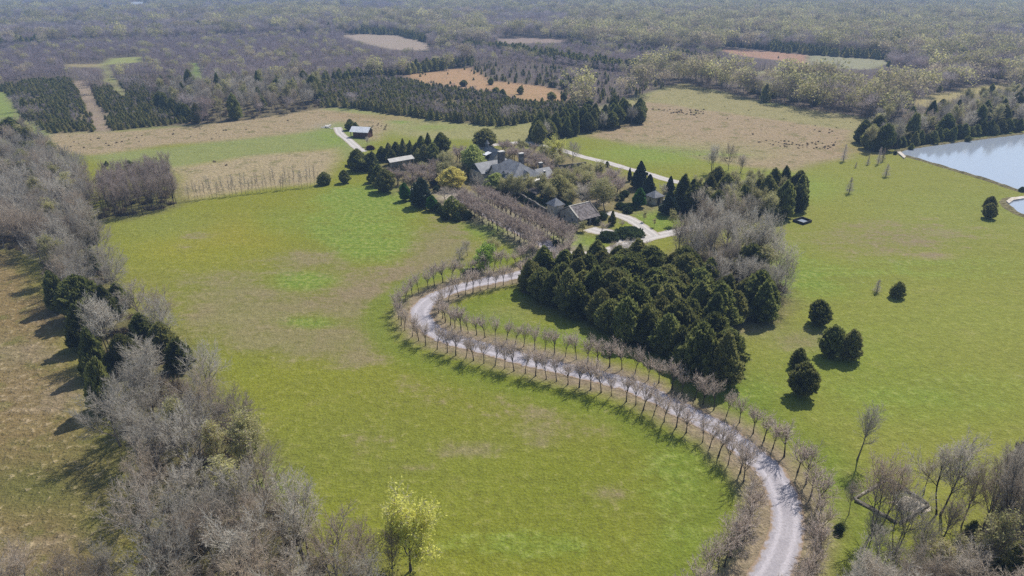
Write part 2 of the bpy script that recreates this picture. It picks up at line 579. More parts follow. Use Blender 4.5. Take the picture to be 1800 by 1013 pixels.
# a loose pine: whorls of tufts with gaps, and a bare, thin, narrow conifer
evergreen('pine', 8, 6, 1500, 0.6, 127, egg, 'cedar', 'bark', core=0.12, z0=1.5, wide=0.4, leaders=[(0, 0, 1, 0.7), (1.2, 0.2, 0.75, 0.5), (-1.0, 0.8, 0.8, 0.5), (0.1, -1.2, 0.7, 0.5)])
rng = np.random.default_rng(5)
for s in range(2):
    tr, cr = MB(), MB()
    tr.tube([(0, 0, -0.1), (0.05, 0, 3), (0, 0.05, 6)], [0.14, 0.08, 0.015], 6, 0.4)
    for i in range(520):
        t = rng.uniform(0.02, 0.98) ** 1.1
        az = rng.uniform(0, 6.283)
        L = (1 - t) ** 0.8 * 1.5 * rng.uniform(0.4, 1.1) + 0.15
        d = unit((math.cos(az), math.sin(az), 0.35 + rng.normal() * 0.25))
        p = np.array((0, 0, 6 * t)) + d * L * rng.uniform(0, 0.6)
        cr.blade([p, p + d * L * 0.5 + rng.normal(size=3) * 0.06, p + d * L], 0.03, float(rng.uniform(0, 1)))
    reg('cypress', [('trunk', tr.mesh('cypress_trunk', M['bark'], True)), ('crown', cr.mesh('cypress_crown', M['twig_far']))], (6.0, 3.0))


# ------------------------------------------------------------------ small models for the far-off woods
FAR = {}


def far_bare(seed, H, W, nt, wd, mats, leaf=0, upright=0.6):
    r = np.random.default_rng(seed)
    global rng
    rng = r
    mb = MB()
    mb.tube([(0, 0, 0), (0, 0, H * 0.6)], [H * 0.013, H * 0.006], 3, 0.1)
    lobes = [(r.normal() * W * 0.2, r.normal() * W * 0.2, H * r.uniform(0.55, 0.82), W * r.uniform(0.22, 0.36)) for _ in range(5)]
    for i in range(nt):
        lx, ly, lz, lr = lobes[int(r.integers(5))]
        d = unit(r.normal(size=3) + (0, 0, upright))
        p = np.array((lx, ly, lz)) + d * lr * r.uniform(0.1, 0.75)
        e = p + d * lr * r.uniform(0.4, 0.8) + r.normal(size=3) * 0.15
        mb.blade([p, e], wd * r.uniform(0.6, 1.3), float(r.uniform()))
    for i in range(9):
        lx, ly, lz, lr = lobes[i % 5]
        mb.blade([np.array((0, 0, H * r.uniform(0.15, 0.4))), np.array((lx, ly, lz + lr * 0.3))], H * 0.008, 0.15)
    k = len(mb.f)
    for i in range(leaf):
        lx, ly, lz, lr = lobes[int(r.integers(5))]
        d = unit(r.normal(size=3) + (0, 0, 0.35))
        p = np.array((lx, ly, lz)) + d * lr * r.uniform(0.55, 1.12)
        a, b = unit(r.normal(size=3)), unit(r.normal(size=3))
        s = 0.034 * W * r.uniform(0.6, 1.4)
        mb.add([tuple(p - a * s), tuple(p + b * s), tuple(p + a * s), tuple(p - b * s)], [(0, 1, 2, 3)], float(r.uniform()))
    me = mb.mesh('woods_tree', mats)
    mi = np.zeros(len(mb.f), np.int32)
    mi[k:] = 1 if len(mats) > 1 else 0
    me.polygons.foreach_set('material_index', mi)
    return me


def far_cedar(seed, H, W, n):
    r = np.random.default_rng(seed)
    mb = MB()
    lump = lumps(seed)
    for i in range(n):
        t = r.uniform(0, 1) ** 1.15
        az = r.uniform(0, 6.283)
        rr = W / 2 * cone(t) * lump(az, t) * r.uniform(0.75, 1.0)
        p = np.array((rr * math.cos(az), rr * math.sin(az), H * t * 0.97))
        d = unit(np.array((math.cos(az), math.sin(az), 0.7 + t)) + r.normal(size=3) * 0.3)
        s = unit(np.cross(d, r.normal(size=3)))
        L = H * 0.12 * r.uniform(0.7, 1.3)
        mb.add([tuple(p - d * L * 0.5), tuple(p + s * L * 0.45), tuple(p + d * L * 0.7), tuple(p - s * L * 0.45)], [(0, 1, 2), (0, 2, 3)], float(np.clip(0.5 + (lump(az, t) - 1) * 1.5 + r.normal() * 0.2, 0, 1)))  # shade between lumps put into the tone here too
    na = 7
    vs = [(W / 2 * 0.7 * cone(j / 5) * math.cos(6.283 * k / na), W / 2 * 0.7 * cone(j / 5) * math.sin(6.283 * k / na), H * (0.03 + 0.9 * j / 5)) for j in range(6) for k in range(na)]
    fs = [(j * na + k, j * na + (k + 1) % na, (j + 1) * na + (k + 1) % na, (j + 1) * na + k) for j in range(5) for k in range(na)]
    mb.add(vs, fs, 0.1)  # dark core, its tone stands in for shade inside the crown
    return mb.mesh('woods_cedar', M['cedar_far'])


kit = bpy.data.collections.new('woods_kit')
KIT = {}


def add_kit(kind, me):
    o = bpy.data.objects.new('woods_kit_%02d' % len(kit.objects), me)
    KIT.setdefault(kind, []).append(len(kit.objects))
    kit.objects.link(o)


for i in range(4):
    add_kit('bare', far_bare(200 + i, 11, 10, 380, 0.075, [M['twig_far']]))
for i in range(4):
    add_kit('bud', far_bare(210 + i, 12, 11, 220, 0.07, [M['twig_far'], M['bud_far']], 420))
for i in range(3):
    add_kit('cedar', far_cedar(220 + i, 8, 5, 230))
for i in range(3):
    add_kit('sap', far_bare(230 + i, 8, 3.6, 150, 0.035, [M['twig_sap']], 0, 1.6))
for i in range(2):
    mb = MB()
    r = np.random.default_rng(240 + i)
    rng = r
    for k in range(90):
        d = unit(r.normal(size=3) * (1, 1, 0.5) + (0, 0, 0.8))
        p = np.array((r.normal() * 0.2, r.normal() * 0.2, 0.0))
        mb.blade([p, p + d * r.uniform(0.5, 1.2)], 0.07, float(r.uniform()))
    add_kit('brush', mb.mesh('brush_tuft', M['brush']))

gng = bpy.data.node_groups.new('plant_scatter', 'GeometryNodeTree')
gng.interface.new_socket('Geometry', in_out='INPUT', socket_type='NodeSocketGeometry')
gng.interface.new_socket('Geometry', in_out='OUTPUT', socket_type='NodeSocketGeometry')
gi = gng.nodes.new('NodeGroupInput')
go = gng.nodes.new('NodeGroupOutput')
iop = gng.nodes.new('GeometryNodeInstanceOnPoints')
ci = gng.nodes.new('GeometryNodeCollectionInfo')
ci.inputs['Collection'].default_value = kit
ci.inputs['Separate Children'].default_value = True
ci.inputs['Reset Children'].default_value = True


def named(t, nme):
    x = gng.nodes.new('GeometryNodeInputNamedAttribute')
    x.data_type = t
    x.inputs['Name'].default_value = nme
    return x.outputs['Attribute']


iop.inputs['Pick Instance'].default_value = True
gng.links.new(gi.outputs[0], iop.inputs['Points'])
gng.links.new(ci.outputs[0], iop.inputs['Instance'])
gng.links.new(named('INT', 'pick'), iop.inputs['Instance Index'])
gng.links.new(named('FLOAT_VECTOR', 'spin'), iop.inputs['Rotation'])
gng.links.new(named('FLOAT_VECTOR', 'size'), iop.inputs['Scale'])
gng.links.new(iop.outputs[0], go.inputs[0])


def scatter(name, pts, picks, sizes, label, cat):
    me = bpy.data.meshes.new(name)
    n = len(pts)
    v = np.zeros((n, 3), np.float32)
    v[:, :2] = pts
    me.vertices.add(n)
    me.vertices.foreach_set('co', v.ravel())
    me.attributes.new('pick', 'INT', 'POINT').data.foreach_set('value', np.asarray(picks, np.int32))
    sp_ = np.zeros((n, 3), np.float32)
    sp_[:, 2] = rng.uniform(0, 6.283, n)
    me.attributes.new('spin', 'FLOAT_VECTOR', 'POINT').data.foreach_set('vector', sp_.ravel())
    me.attributes.new('size', 'FLOAT_VECTOR', 'POINT').data.foreach_set('vector', np.asarray(sizes, np.float32).ravel())
    o = link(name, me)
    md = o.modifiers.new('plants', 'NODES')
    md.node_group = gng
    tag(o, label, cat, None, 'stuff')
    return o

# ------------------------------------------------------------------ polygons (surveyed from the photograph, then fixed on the ground)
def inside(poly, x, y):
    poly = np.asarray(poly, float)
    c = np.zeros(np.shape(x), bool)
    j = len(poly) - 1
    for i in range(len(poly)):
        xi, yi = poly[i]
        xj, yj = poly[j]
        hit = ((yi > y) != (yj > y)) & (x < (xj - xi) * (y - yi) / (yj - yi + 1e-12) + xi)
        c ^= hit
        j = i
    return c


def sdist(poly, x, y):
    """signed distance in metres, positive inside"""
    poly = np.asarray(poly, float)
    d = np.full(np.shape(x), 1e9)
    for i in range(len(poly)):
        a, b = poly[i - 1], poly[i]
        ab = b - a
        t = np.clip(((x - a[0]) * ab[0] + (y - a[1]) * ab[1]) / (ab @ ab + 1e-9), 0, 1)
        d = np.minimum(d, np.hypot(x - a[0] - t * ab[0], y - a[1] - t * ab[1]))
    return np.where(inside(poly, x, y), d, -d)


def ldist(line, x, y):
    d = np.full(np.shape(x), 1e9)
    for a, b in zip(line[:-1], line[1:]):
        a, b = np.asarray(a), np.asarray(b)
        ab = b - a
        t = np.clip(((x - a[0]) * ab[0] + (y - a[1]) * ab[1]) / (ab @ ab + 1e-9), 0, 1)
        d = np.minimum(d, np.hypot(x - a[0] - t * ab[0], y - a[1] - t * ab[1]))
    return d


def curve(pts, step=1.5):
    """Catmull-Rom through points, even steps"""
    P = [np.asarray(p, float) for p in pts]
    P = [2 * P[0] - P[1]] + P + [2 * P[-1] - P[-2]]
    out = []
    for i in range(1, len(P) - 2):
        n = max(2, int(np.linalg.norm(P[i + 1] - P[i]) / 0.4))
        for k in range(n):
            t = k / n
            a, b, c, d = P[i - 1], P[i], P[i + 1], P[i + 2]
            out.append(0.5 * (2 * b + (c - a) * t + (2 * a - 5 * b + 4 * c - d) * t * t + (3 * b - a - 3 * c + d) * t ** 3))
    out.append(P[-2])
    res, acc = [out[0]], 0.0
    for a, b in zip(out[:-1], out[1:]):
        acc += np.linalg.norm(b - a)
        if acc >= step:
            res.append(b)
            acc = 0.0
    return res


DRIVE_PX = [(1200, 1230), (1265, 1140), (1320, 1065), (1354, 1012), (1370, 978), (1381, 945), (1385, 915), (1379, 880), (1366, 849), (1346, 819), (1312, 793), (1268, 757), (1200, 722), (1150, 696),
            (1103, 676), (1050, 662), (936, 635), (835, 608), (788, 595), (755, 577), (739, 555), (746, 536), (768, 521), (801, 508), (852, 495), (912, 483), (945, 469), (967, 452), (975, 438)]
DRIVE = curve(GP(DRIVE_PX))
ALLEE = curve(GP([(975, 440), (952, 424), (925, 411), (895, 396), (865, 380), (838, 364), (815, 350)]))
ENTRY = curve(GP([(975, 440), (992, 446), (1012, 449), (1040, 447), (1072, 440), (1105, 430), (1145, 417), (1183, 409), (1215, 401), (1240, 392)]))
BRANCH = curve(GP([(1150, 415), (1142, 409), (1130, 401), (1115, 390), (1098, 382), (1083, 378), (1066, 373)]))
COURT_RING = curve(GP([(1036, 402), (1050, 407), (1066, 407), (1080, 412), (1092, 421), (1098, 431)]))
FAR_DRIVE = curve(GP([(1250, 340), (1215, 326), (1185, 319), (1168, 315), (1140, 306), (1101, 296), (1067, 286), (1025, 276), (1000, 268), (975, 260), (951, 256), (929, 251), (894, 252), (857, 257), (835, 262)]), 3)
FIELD_TRACK = curve(GP([(593, 224), (598, 235), (612, 246), (628, 260), (640, 268)]))

TAN_NORTH = [(70, 236), (200, 230), (345, 222), (450, 205), (560, 193), (600, 195), (660, 205), (690, 228), (655, 245), (628, 228), (600, 212), (540, 231), (350, 251), (240, 262), (160, 271), (75, 272)]
TAN_MID = [(300, 297), (400, 281), (590, 261), (597, 278), (580, 308), (560, 322), (440, 336), (330, 352), (310, 320)]
TAN_EAST = [(1100, 196), (1125, 178), (1200, 150), (1350, 185), (1500, 206), (1532, 214), (1503, 242), (1480, 278), (1400, 302), (1310, 291), (1200, 271), (1030, 239), (1075, 220)]
TAN_EAST_TOP = [(1125, 178), (1200, 148), (1350, 183), (1530, 212), (1510, 232), (1400, 215), (1250, 195)]
CORRIDOR = [(560, 192), (760, 212), (885, 224), (1010, 203), (1100, 178), (1190, 150), (1200, 158), (1110, 196), (1060, 222), (1000, 240), (900, 248), (760, 245), (700, 235), (640, 215)]
PALE_GREEN = [(150, 276), (350, 252), (535, 231), (600, 215), (640, 240), (640, 275), (600, 280), (590, 261), (400, 281), (300, 297), (190, 296)]
BROWN_WEST = [(-700, 400), (-60, 430), (30, 445), (75, 500), (115, 560), (140, 620), (165, 700), (200, 800), (235, 900), (250, 1000), (240, 1200), (-700, 1200)]
ORANGE = [(712, 132), (780, 124), (828, 119), (862, 142), (900, 146), (960, 152), (1000, 170), (985, 180), (920, 178), (850, 160), (760, 150), (725, 142)]
CLEAR = [  # clearings among the woods: polygon, colour
    ([(600, 62), (640, 60), (700, 63), (757, 78), (752, 89), (690, 88), (640, 76)], (178, 160, 145)),
    ([(868, 68), (920, 66), (1000, 70), (1000, 75), (890, 77)], (165, 145, 135)),
    ([(1264, 86), (1340, 90), (1420, 97), (1420, 116), (1380, 108), (1290, 97)], (185, 145, 122)),
    ([(1420, 97), (1500, 102), (1558, 106), (1562, 113), (1520, 123), (1420, 118)], (165, 162, 130)),
    ([(1280, 135), (1420, 114), (1428, 119), (1300, 139)], (160, 155, 110)),
    ([(1508, 162), (1580, 144), (1583, 150), (1520, 167)], (185, 150, 120)),
    ([(1602, 174), (1750, 147), (1772, 147), (1765, 155), (1650, 189), (1610, 188)], (176, 162, 112)),
    ([(72, 36), (128, 30), (181, 15), (203, 20), (168, 29), (117, 34)], (185, 160, 145)),
    ([(-40, 49), (0, 46), (42, 40), (38, 45), (-40, 56)], (120, 160, 70)),
    ([(205, 22), (235, 12), (268, 11), (240, 22)], (165, 165, 105)),
    ([(180, 114), (190, 103), (250, 100), (247, 109), (215, 112)], (160, 165, 100)),
    ([(112, 112), (180, 113), (180, 119), (120, 117)], (170, 155, 115)),
    ([(176, 113), (186, 113), (200, 138), (222, 166), (210, 168), (190, 142)], (160, 160, 100)),
    ([(333, 112), (345, 112), (358, 140), (343, 143)], (140, 165, 80)),
    ([(128, 142), (152, 142), (168, 185), (197, 232), (170, 235), (154, 190)], (170, 150, 130)),
    (ORANGE, (188, 152, 115)),
    ([(-60, 150), (10, 163), (36, 203), (80, 236), (72, 270), (55, 255), (25, 218), (-60, 190)], (140, 155, 80)),
]
# the edge of all open fields: nothing wild grows below it except where planted further on
FIELDS = [(-900, 175), (0, 168), (36, 203), (75, 237), (200, 230), (345, 222), (375, 217), (480, 204), (560, 191), (600, 189), (760, 211), (885, 223), (1012, 201), (1090, 180), (1185, 150), (1205, 147),
          (1350, 182), (1525, 209), (1560, 225), (1640, 205), (1800, 160), (2600, 100), (2600, 2500), (-900, 2500)]
BELT = [(-20, 250), (55, 258), (95, 285), (150, 330), (160, 372), (165, 432), (188, 488), (218, 540), (292, 590), (328, 640), (362, 690), (410, 758), (445, 820), (490, 880), (520, 940), (545, 1000), (640, 1010), (720, 1060), (640, 1150), (250, 1150), (262, 1010),
        (248, 910), (225, 835), (205, 765), (180, 690), (158, 610), (125, 545), (100, 495), (60, 452), (-20, 436)]
GROVE_NW = [(172, 385), (190, 340), (300, 318), (312, 362), (290, 368), (225, 382)]
CEDAR_A = [(-10, 156), (60, 143), (126, 140), (150, 184), (174, 232), (80, 234), (42, 203)]
CEDAR_B = [(160, 155), (205, 152), (225, 170), (270, 178), (348, 216), (190, 231), (175, 188)]
CEDAR_C = [(207, 140), (300, 138), (340, 165), (270, 176), (222, 166)]
CEDAR_MID = [(556, 190), (560, 152), (640, 140), (715, 138), (745, 152), (850, 163), (920, 180), (1010, 185), (1016, 200), (885, 222), (760, 210), (600, 188)]
WOOD_NORTH = [(278, 186), (300, 168), (420, 150), (556, 155), (560, 190), (480, 203), (375, 216), (330, 205)]
HEDGEROW = [(938, 256), (1000, 241), (1131, 217), (1126, 204), (1000, 220), (940, 240)]
POND_WOOD = [(1508, 250), (1530, 268), (1580, 262), (1640, 245), (1700, 236), (1760, 229), (1860, 215), (1860, 165), (1790, 172), (1700, 190), (1640, 208), (1560, 226)]
WOOD_EAST = [(1180, 152), (1200, 147), (1300, 170), (1420, 195), (1525, 209), (1560, 224), (1640, 205), (1600, 185), (1480, 170), (1340, 150), (1220, 132)]
CEDAR_GROVE = [(922, 513), (945, 487), (985, 470), (1060, 468), (1140, 478), (1215, 490), (1255, 525), (1345, 545), (1350, 562), (1262, 584), (1290, 655), (1276, 676), (1236, 670), (1196, 640), (1145, 615), (1098, 604), (1050, 578), (990, 546), (940, 535)]
BARE_GROVE = [(1180, 478), (1200, 440), (1235, 418), (1290, 430), (1345, 462), (1382, 515), (1385, 528), (1345, 545), (1255, 520)]
EVER_NE = [(1195, 372), (1215, 352), (1270, 348), (1330, 345), (1400, 352), (1412, 368), (1385, 380), (1330, 395), (1270, 392), (1215, 385)]
CORNER_SE = [(1715, 1060), (1725, 940), (1760, 900), (1850, 830), (2000, 800), (2000, 1220), (1470, 1220), (1490, 1085), (1600, 1060)]
YARD = [(640, 300), (690, 278), (800, 262), (960, 262), (1040, 290), (1110, 312), (1185, 345), (1185, 370), (1090, 380), (1060, 408), (990, 412), (960, 400), (840, 345), (760, 372), (690, 345)]
LAWN_PATCH = [  # x, y, rx, ry (photo survey), colour, strength
    (270, 440, 130, 55, (142, 146, 56), 0.7), (300, 395, 130, 26, (140, 146, 66), 0.6), (425, 412, 80, 34, (154, 146, 50), 0.7), (350, 446, 100, 26, (154, 148, 50), 0.6), (500, 390, 60, 24, (134, 146, 56), 0.6), (345, 415, 30, 10, (170, 165, 110), 0.6), (335, 438, 16, 5, (172, 165, 120), 0.6),
    (250, 490, 70, 22, (140, 136, 62), 0.5), (460, 545, 190, 60, (141, 134, 92), 0.8), (665, 535, 130, 80, (144, 134, 92), 0.9), (770, 445, 70, 70, (146, 136, 94), 0.9), (560, 600, 210, 34, (143, 133, 94), 0.75), (545, 455, 90, 26, (140, 137, 88), 0.65), (420, 500, 110, 26, (140, 140, 78), 0.6),
    (690, 500, 80, 16, (148, 140, 100), 0.5), (420, 560, 60, 14, (150, 142, 108), 0.6), (610, 636, 26, 8, (172, 162, 138), 0.6), (480, 605, 70, 8, (152, 138, 110), 0.5), (640, 385, 110, 62, (130, 148, 58), 0.8), (660, 440, 80, 30, (126, 150, 56), 0.85), (590, 410, 60, 20, (128, 144, 66), 0.5), (650, 345, 90, 20, (122, 150, 60), 0.7),
    (535, 495, 76, 22, (120, 148, 52), 0.9), (545, 566, 70, 15, (124, 142, 62), 0.8), (590, 475, 30, 10, (150, 142, 102), 0.4), (760, 700, 160, 46, (138, 136, 76), 0.3), (950, 745, 120, 46, (144, 136, 82), 0.38), (1010, 760, 60, 20, (150, 140, 100), 0.3), (960, 725, 24, 6, (176, 162, 130), 0.6),
    (560, 800, 170, 80, (130, 136, 54), 0.5), (800, 790, 60, 16, (150, 146, 92), 0.5), (660, 770, 80, 30, (140, 138, 74), 0.3), (1050, 860, 140, 70, (124, 132, 42), 0.55), (920, 960, 200, 40, (114, 130, 42), 0.6), (1200, 860, 80, 110, (116, 134, 40), 0.6),
    (955, 778, 30, 9, (166, 162, 92), 0.7), (855, 790, 50, 14, (150, 146, 92), 0.5), (1070, 870, 40, 20, (164, 160, 96), 0.5), (480, 860, 60, 60, (112, 130, 44), 0.6), (720, 820, 50, 12, (148, 142, 92), 0.5), (880, 650, 120, 12, (146, 140, 88), 0.3),
    (1430, 500, 120, 36, (120, 148, 48), 0.6), (1390, 460, 60, 50, (122, 146, 52), 0.5), (1650, 470, 200, 30, (128, 146, 52), 0.5), (1560, 420, 200, 40, (150, 152, 82), 0.5), (1680, 380, 160, 50, (146, 152, 76), 0.4),
    (1640, 450, 30, 6, (180, 165, 120), 0.6), (1660, 408, 30, 4, (175, 165, 120), 0.5), (1500, 620, 120, 60, (138, 150, 58), 0.5), (1420, 600, 70, 20, (150, 145, 95), 0.6), (1620, 700, 220, 60, (132, 148, 52), 0.5),
    (1320, 575, 40, 14, (170, 158, 130), 0.7), (1700, 560, 140, 60, (146, 152, 66), 0.5), (1300, 690, 80, 50, (112, 140, 48), 0.5), (880, 560, 70, 25, (138, 145, 80), 0.5), (1000, 590, 60, 20, (140, 160, 75), 0.5),
    (860, 400, 60, 18, (120, 150, 58), 0.6), (1150, 386, 60, 22, (124, 152, 56), 0.6), (1180, 270, 160, 18, (140, 160, 72), 0.6), (1010, 425, 70, 20, (136, 158, 72), 0.5), (1400, 330, 90, 25, (140, 158, 66), 0.5),
    (100, 560, 60, 20, (150, 124, 84), 0.5), (40, 700, 130, 60, (150, 130, 90), 0.4), (60, 860, 150, 60, (112, 112, 58), 0.9), (30, 620, 90, 30, (128, 118, 74), 0.6), (110, 700, 50, 30, (126, 118, 72), 0.6), (150, 780, 50, 40, (112, 114, 58), 0.5), (40, 960, 120, 40, (128, 112, 78), 0.6), (160, 930, 50, 50, (105, 112, 52), 0.6),
    (1460, 870, 30, 90, (122, 138, 52), 0.5), (1480, 900, 24, 60, (148, 138, 92), 0.5), (1600, 885, 44, 26, (215, 195, 165), 0.0), (660, 205, 70, 8, (188, 150, 115), 0.5), (700, 213, 20, 4, (112, 155, 60), 0.6), (760, 225, 60, 8, (140, 155, 80), 0.5),
    (590, 243, 50, 14, (130, 155, 70), 0.6), (985, 283, 30, 10, (190, 150, 125), 0.5), (1480, 262, 26, 9, (188, 150, 120), 0.7), (1530, 262, 20, 12, (188, 150, 120), 0.5), (570, 222, 26, 5, (185, 178, 165), 0.4),
]

GK = 0.76   # measured look of a sunlit surface -> its own reflectance


def alb(c):
    return lin(c) * GK


# ------------------------------------------------------------------ ground sheet
def axis(lo, hi, step, grow, far_lo, far_hi):
    a = list(np.arange(lo, hi + 0.1, step))
    s = step
    while a[-1] < far_hi:
        s *= grow
        a.append(a[-1] + s)
    s = step
    while a[0] > far_lo:
        s *= grow
        a.insert(0, a[0] - s)
    return np.array(a)


xs = axis(-300, 330, 2.0, 1.06, -4300, 4300)
ys = axis(30, 470, 1.9, 1.028, -140, 5200)
X, Y = np.meshgrid(xs, ys)
gx, gy = X.ravel(), Y.ravel()
wob = 2.2 * np.sin(gx * 0.11 + 2 * np.sin(gy * 0.07)) + 1.6 * np.sin(gy * 0.17 + 1.7 * np.sin(gx * 0.09)) + rng.normal(size=gx.shape) * 0.7
px, py = to_px(gx, gy)
fld_c = np.tile(alb((140, 142, 48)), (len(gx), 1))
dry = np.full(len(gx), 0.25)
rough_veg = np.zeros(len(gx))


def paint(mask, c, d=None):
    global fld_c, dry
    fld_c += (alb(c) - fld_c) * mask[:, None]
    if d is not None:
        dry += (d - dry) * mask


def soft(d, wdt):
    t = np.clip(d / wdt * 0.5 + 0.5, 0, 1)
    return t * t * (3 - 2 * t)


east = 1 / (1 + np.exp(-(px - 1180) / 60)) * (py > 200)
paint(east * 0.75, (146, 148, 68), 0.2)
paint(soft(230 - py, 40) * (py < 300), (150, 155, 95), 0.3)
straw, lush = np.zeros(len(gx)), np.zeros(len(gx))
near_lawn = np.exp(-((px - 760) / 420.0) ** 2 - ((py - 830) / 150.0) ** 2)
paint(0.5 * near_lawn, (128, 137, 52))
for x_, y_, rx, ry, c_, s_ in LAWN_PATCH:
    q = ((px - x_ + wob * 2) / rx) ** 2 + ((py - y_ + wob) / ry) ** 2
    g_ = np.exp(-q ** 1.3)
    if c_[2] >= 70 and c_[1] <= c_[0] + 2:
        straw = np.maximum(straw * (1 - 0.3 * g_), 0) + (1 - straw) * min(1, s_ * 1.1) * g_
        paint(0.3 * s_ * g_, c_)
    elif c_[1] > c_[0] + 12:
        lush = lush + (1 - lush) * min(1, s_ * 1.0) * g_
        straw *= 1 - 0.8 * s_ * g_
        paint(0.4 * s_ * g_, c_)
    else:
        paint(min(1, s_ * 1.1) * g_, c_)
forest = soft(-sdist(GP([(a, max(b, -20)) for a, b in FIELDS]), gx, gy) + wob, 6)
paint(forest, (112, 100, 92), 0.6)
for poly, c_, d_ in ((PALE_GREEN, (146, 152, 88), 0.3), (CORRIDOR, (164, 158, 105), 0.5), (TAN_NORTH, (176, 156, 122), 0.9), (TAN_MID, (180, 162, 126), 0.9), (TAN_EAST, (176, 154, 122), 0.95), (TAN_EAST_TOP, (166, 157, 108), 0.8),
                     (BROWN_WEST, (142, 122, 82), 1.0), (CEDAR_A, (120, 108, 80), 0.6), (CEDAR_B, (120, 108, 80), 0.6), (CEDAR_MID, (120, 110, 82), 0.6)):
    paint(soft(sdist(GP(poly), gx, gy) + wob * 0.6, 5), c_, d_)
for x_, y_, rx, ry, c_, s_ in LAWN_PATCH[46:]:
    q = ((px - x_ + wob * 2) / rx) ** 2 + ((py - y_ + wob) / ry) ** 2
    paint(s_ * np.exp(-q * 1.1), c_)
for poly, c_ in CLEAR:
    paint(soft(sdist(GP(poly), gx, gy) + wob * 0.5, 5), c_, 0.5)
for poly, c_ in ((BELT, (112, 104, 74)), (GROVE_NW, (116, 112, 70)), (CEDAR_GROVE, (100, 92, 66)), (BARE_GROVE, (120, 108, 84)), (EVER_NE, (108, 100, 72)), (CORNER_SE, (116, 112, 72)), (WOOD_NORTH, (112, 102, 78)), (POND_WOOD, (112, 104, 78)), (HEDGEROW, (112, 104, 74))):
    paint(0.9 * soft(sdist(GP(poly), gx, gy) + wob * 0.5 + 1, 4), c_, 0.7)
paint(0.75 * soft(sdist(GP(YARD), gx, gy) + wob * 0.6, 5), (140, 124, 98), 0.5)
paint(0.9 * soft(5.2 - ldist(DRIVE, gx, gy) + wob * 0.2, 1.4), (158, 140, 120), 0.6)
straw *= 1 - soft(12 - ldist(DRIVE, gx, gy), 3)
dd = ldist(DRIVE, gx, gy)
outer = soft(13 - dd, 4) * soft(dd - 6.5, 2)
paint(0.6 * outer, (114, 134, 42), 0.2)  # lush strip by the drive, tree row shade painted into its green
paint(0.8 * soft(9 - ldist(ALLEE, gx, gy) + wob * 0.25, 3), (160, 150, 132), 0.5)
paint(0.85 * soft(sdist(GP([(800, 332), (822, 338), (832, 352), (826, 362), (800, 352), (775, 348), (765, 338)]), gx, gy), 2.5), (205, 192, 178), 0.3)
paint(0.9 * soft(sdist(GP([(1020, 352), (1060, 350), (1065, 360), (1030, 364)]), gx, gy), 2.5), (190, 172, 150), 0.3)

gv = np.zeros((len(gx), 3), np.float32)
gv[:, 0], gv[:, 1] = gx, gy
nx_, ny_ = len(xs), len(ys)
ii = np.arange((ny_ - 1) * (nx_ - 1))
r0, c0 = ii // (nx_ - 1), ii % (nx_ - 1)
quad = np.stack([r0 * nx_ + c0, r0 * nx_ + c0 + 1, (r0 + 1) * nx_ + c0 + 1, (r0 + 1) * nx_ + c0], 1).astype(np.int32)
gm = bpy.data.meshes.new('ground')
gm.vertices.add(len(gv))
gm.vertices.foreach_set('co', gv.ravel())
gm.loops.add(quad.size)
gm.loops.foreach_set('vertex_index', quad.ravel())
gm.polygons.add(len(quad))
gm.polygons.foreach_set('loop_start', np.arange(0, quad.size, 4, dtype=np.int32))
gm.update(calc_edges=True)
ca = gm.attributes.new('soil', 'FLOAT_COLOR', 'POINT')
ca.data.foreach_set('color', np.concatenate([fld_c, np.ones((len(gx), 1))], 1).astype(np.float32).ravel())
gm.attributes.new('dry', 'FLOAT', 'POINT').data.foreach_set('value', dry.astype(np.float32))

open_ = 1 - np.clip(forest, 0, 1)
gm.attributes.new('straw', 'FLOAT', 'POINT').data.foreach_set('value', (straw * open_).astype(np.float32))
gm.attributes.new('lush', 'FLOAT', 'POINT').data.foreach_set('value', (lush * open_).astype(np.float32))

b = N('meadow')
vec = b.objvec()
base = b.n('ShaderNodeAttribute', attribute_name='soil').outputs['Color']
dr = b.n('ShaderNodeAttribute', attribute_name='dry').outputs['Fac']
big = b.noise(vec, 0.022, 4, 0.6)
mid = b.noise(vec, 0.16, 4, 0.6)
tuft = b.noise(vec, 0.75, 3, 0.65)
fine = b.noise(vec, 2.6, 3, 0.7)
mp = b.n('ShaderNodeMapping')
mp.inputs['Rotation'].default_value = (0, 0, R(28))
mp.inputs['Scale'].default_value = (0.12, 0.7, 1)
b.l(vec, mp.inputs[0])
streak = b.noise(mp.outputs[0], 0.35, 3, 0.6)
stw = b.n('ShaderNodeAttribute', attribute_name='straw').outputs['Fac']
lsh = b.n('ShaderNodeAttribute', attribute_name='lush').outputs['Fac']
wob_n = b.math('ADD', b.math('ADD', b.math('MULTIPLY', b.math('SUBTRACT', mid, 0.5), 1.1), b.math('MULTIPLY', b.math('SUBTRACT', tuft, 0.5), 0.9)), b.math('MULTIPLY', b.math('SUBTRACT', streak, 0.5), 0.8))
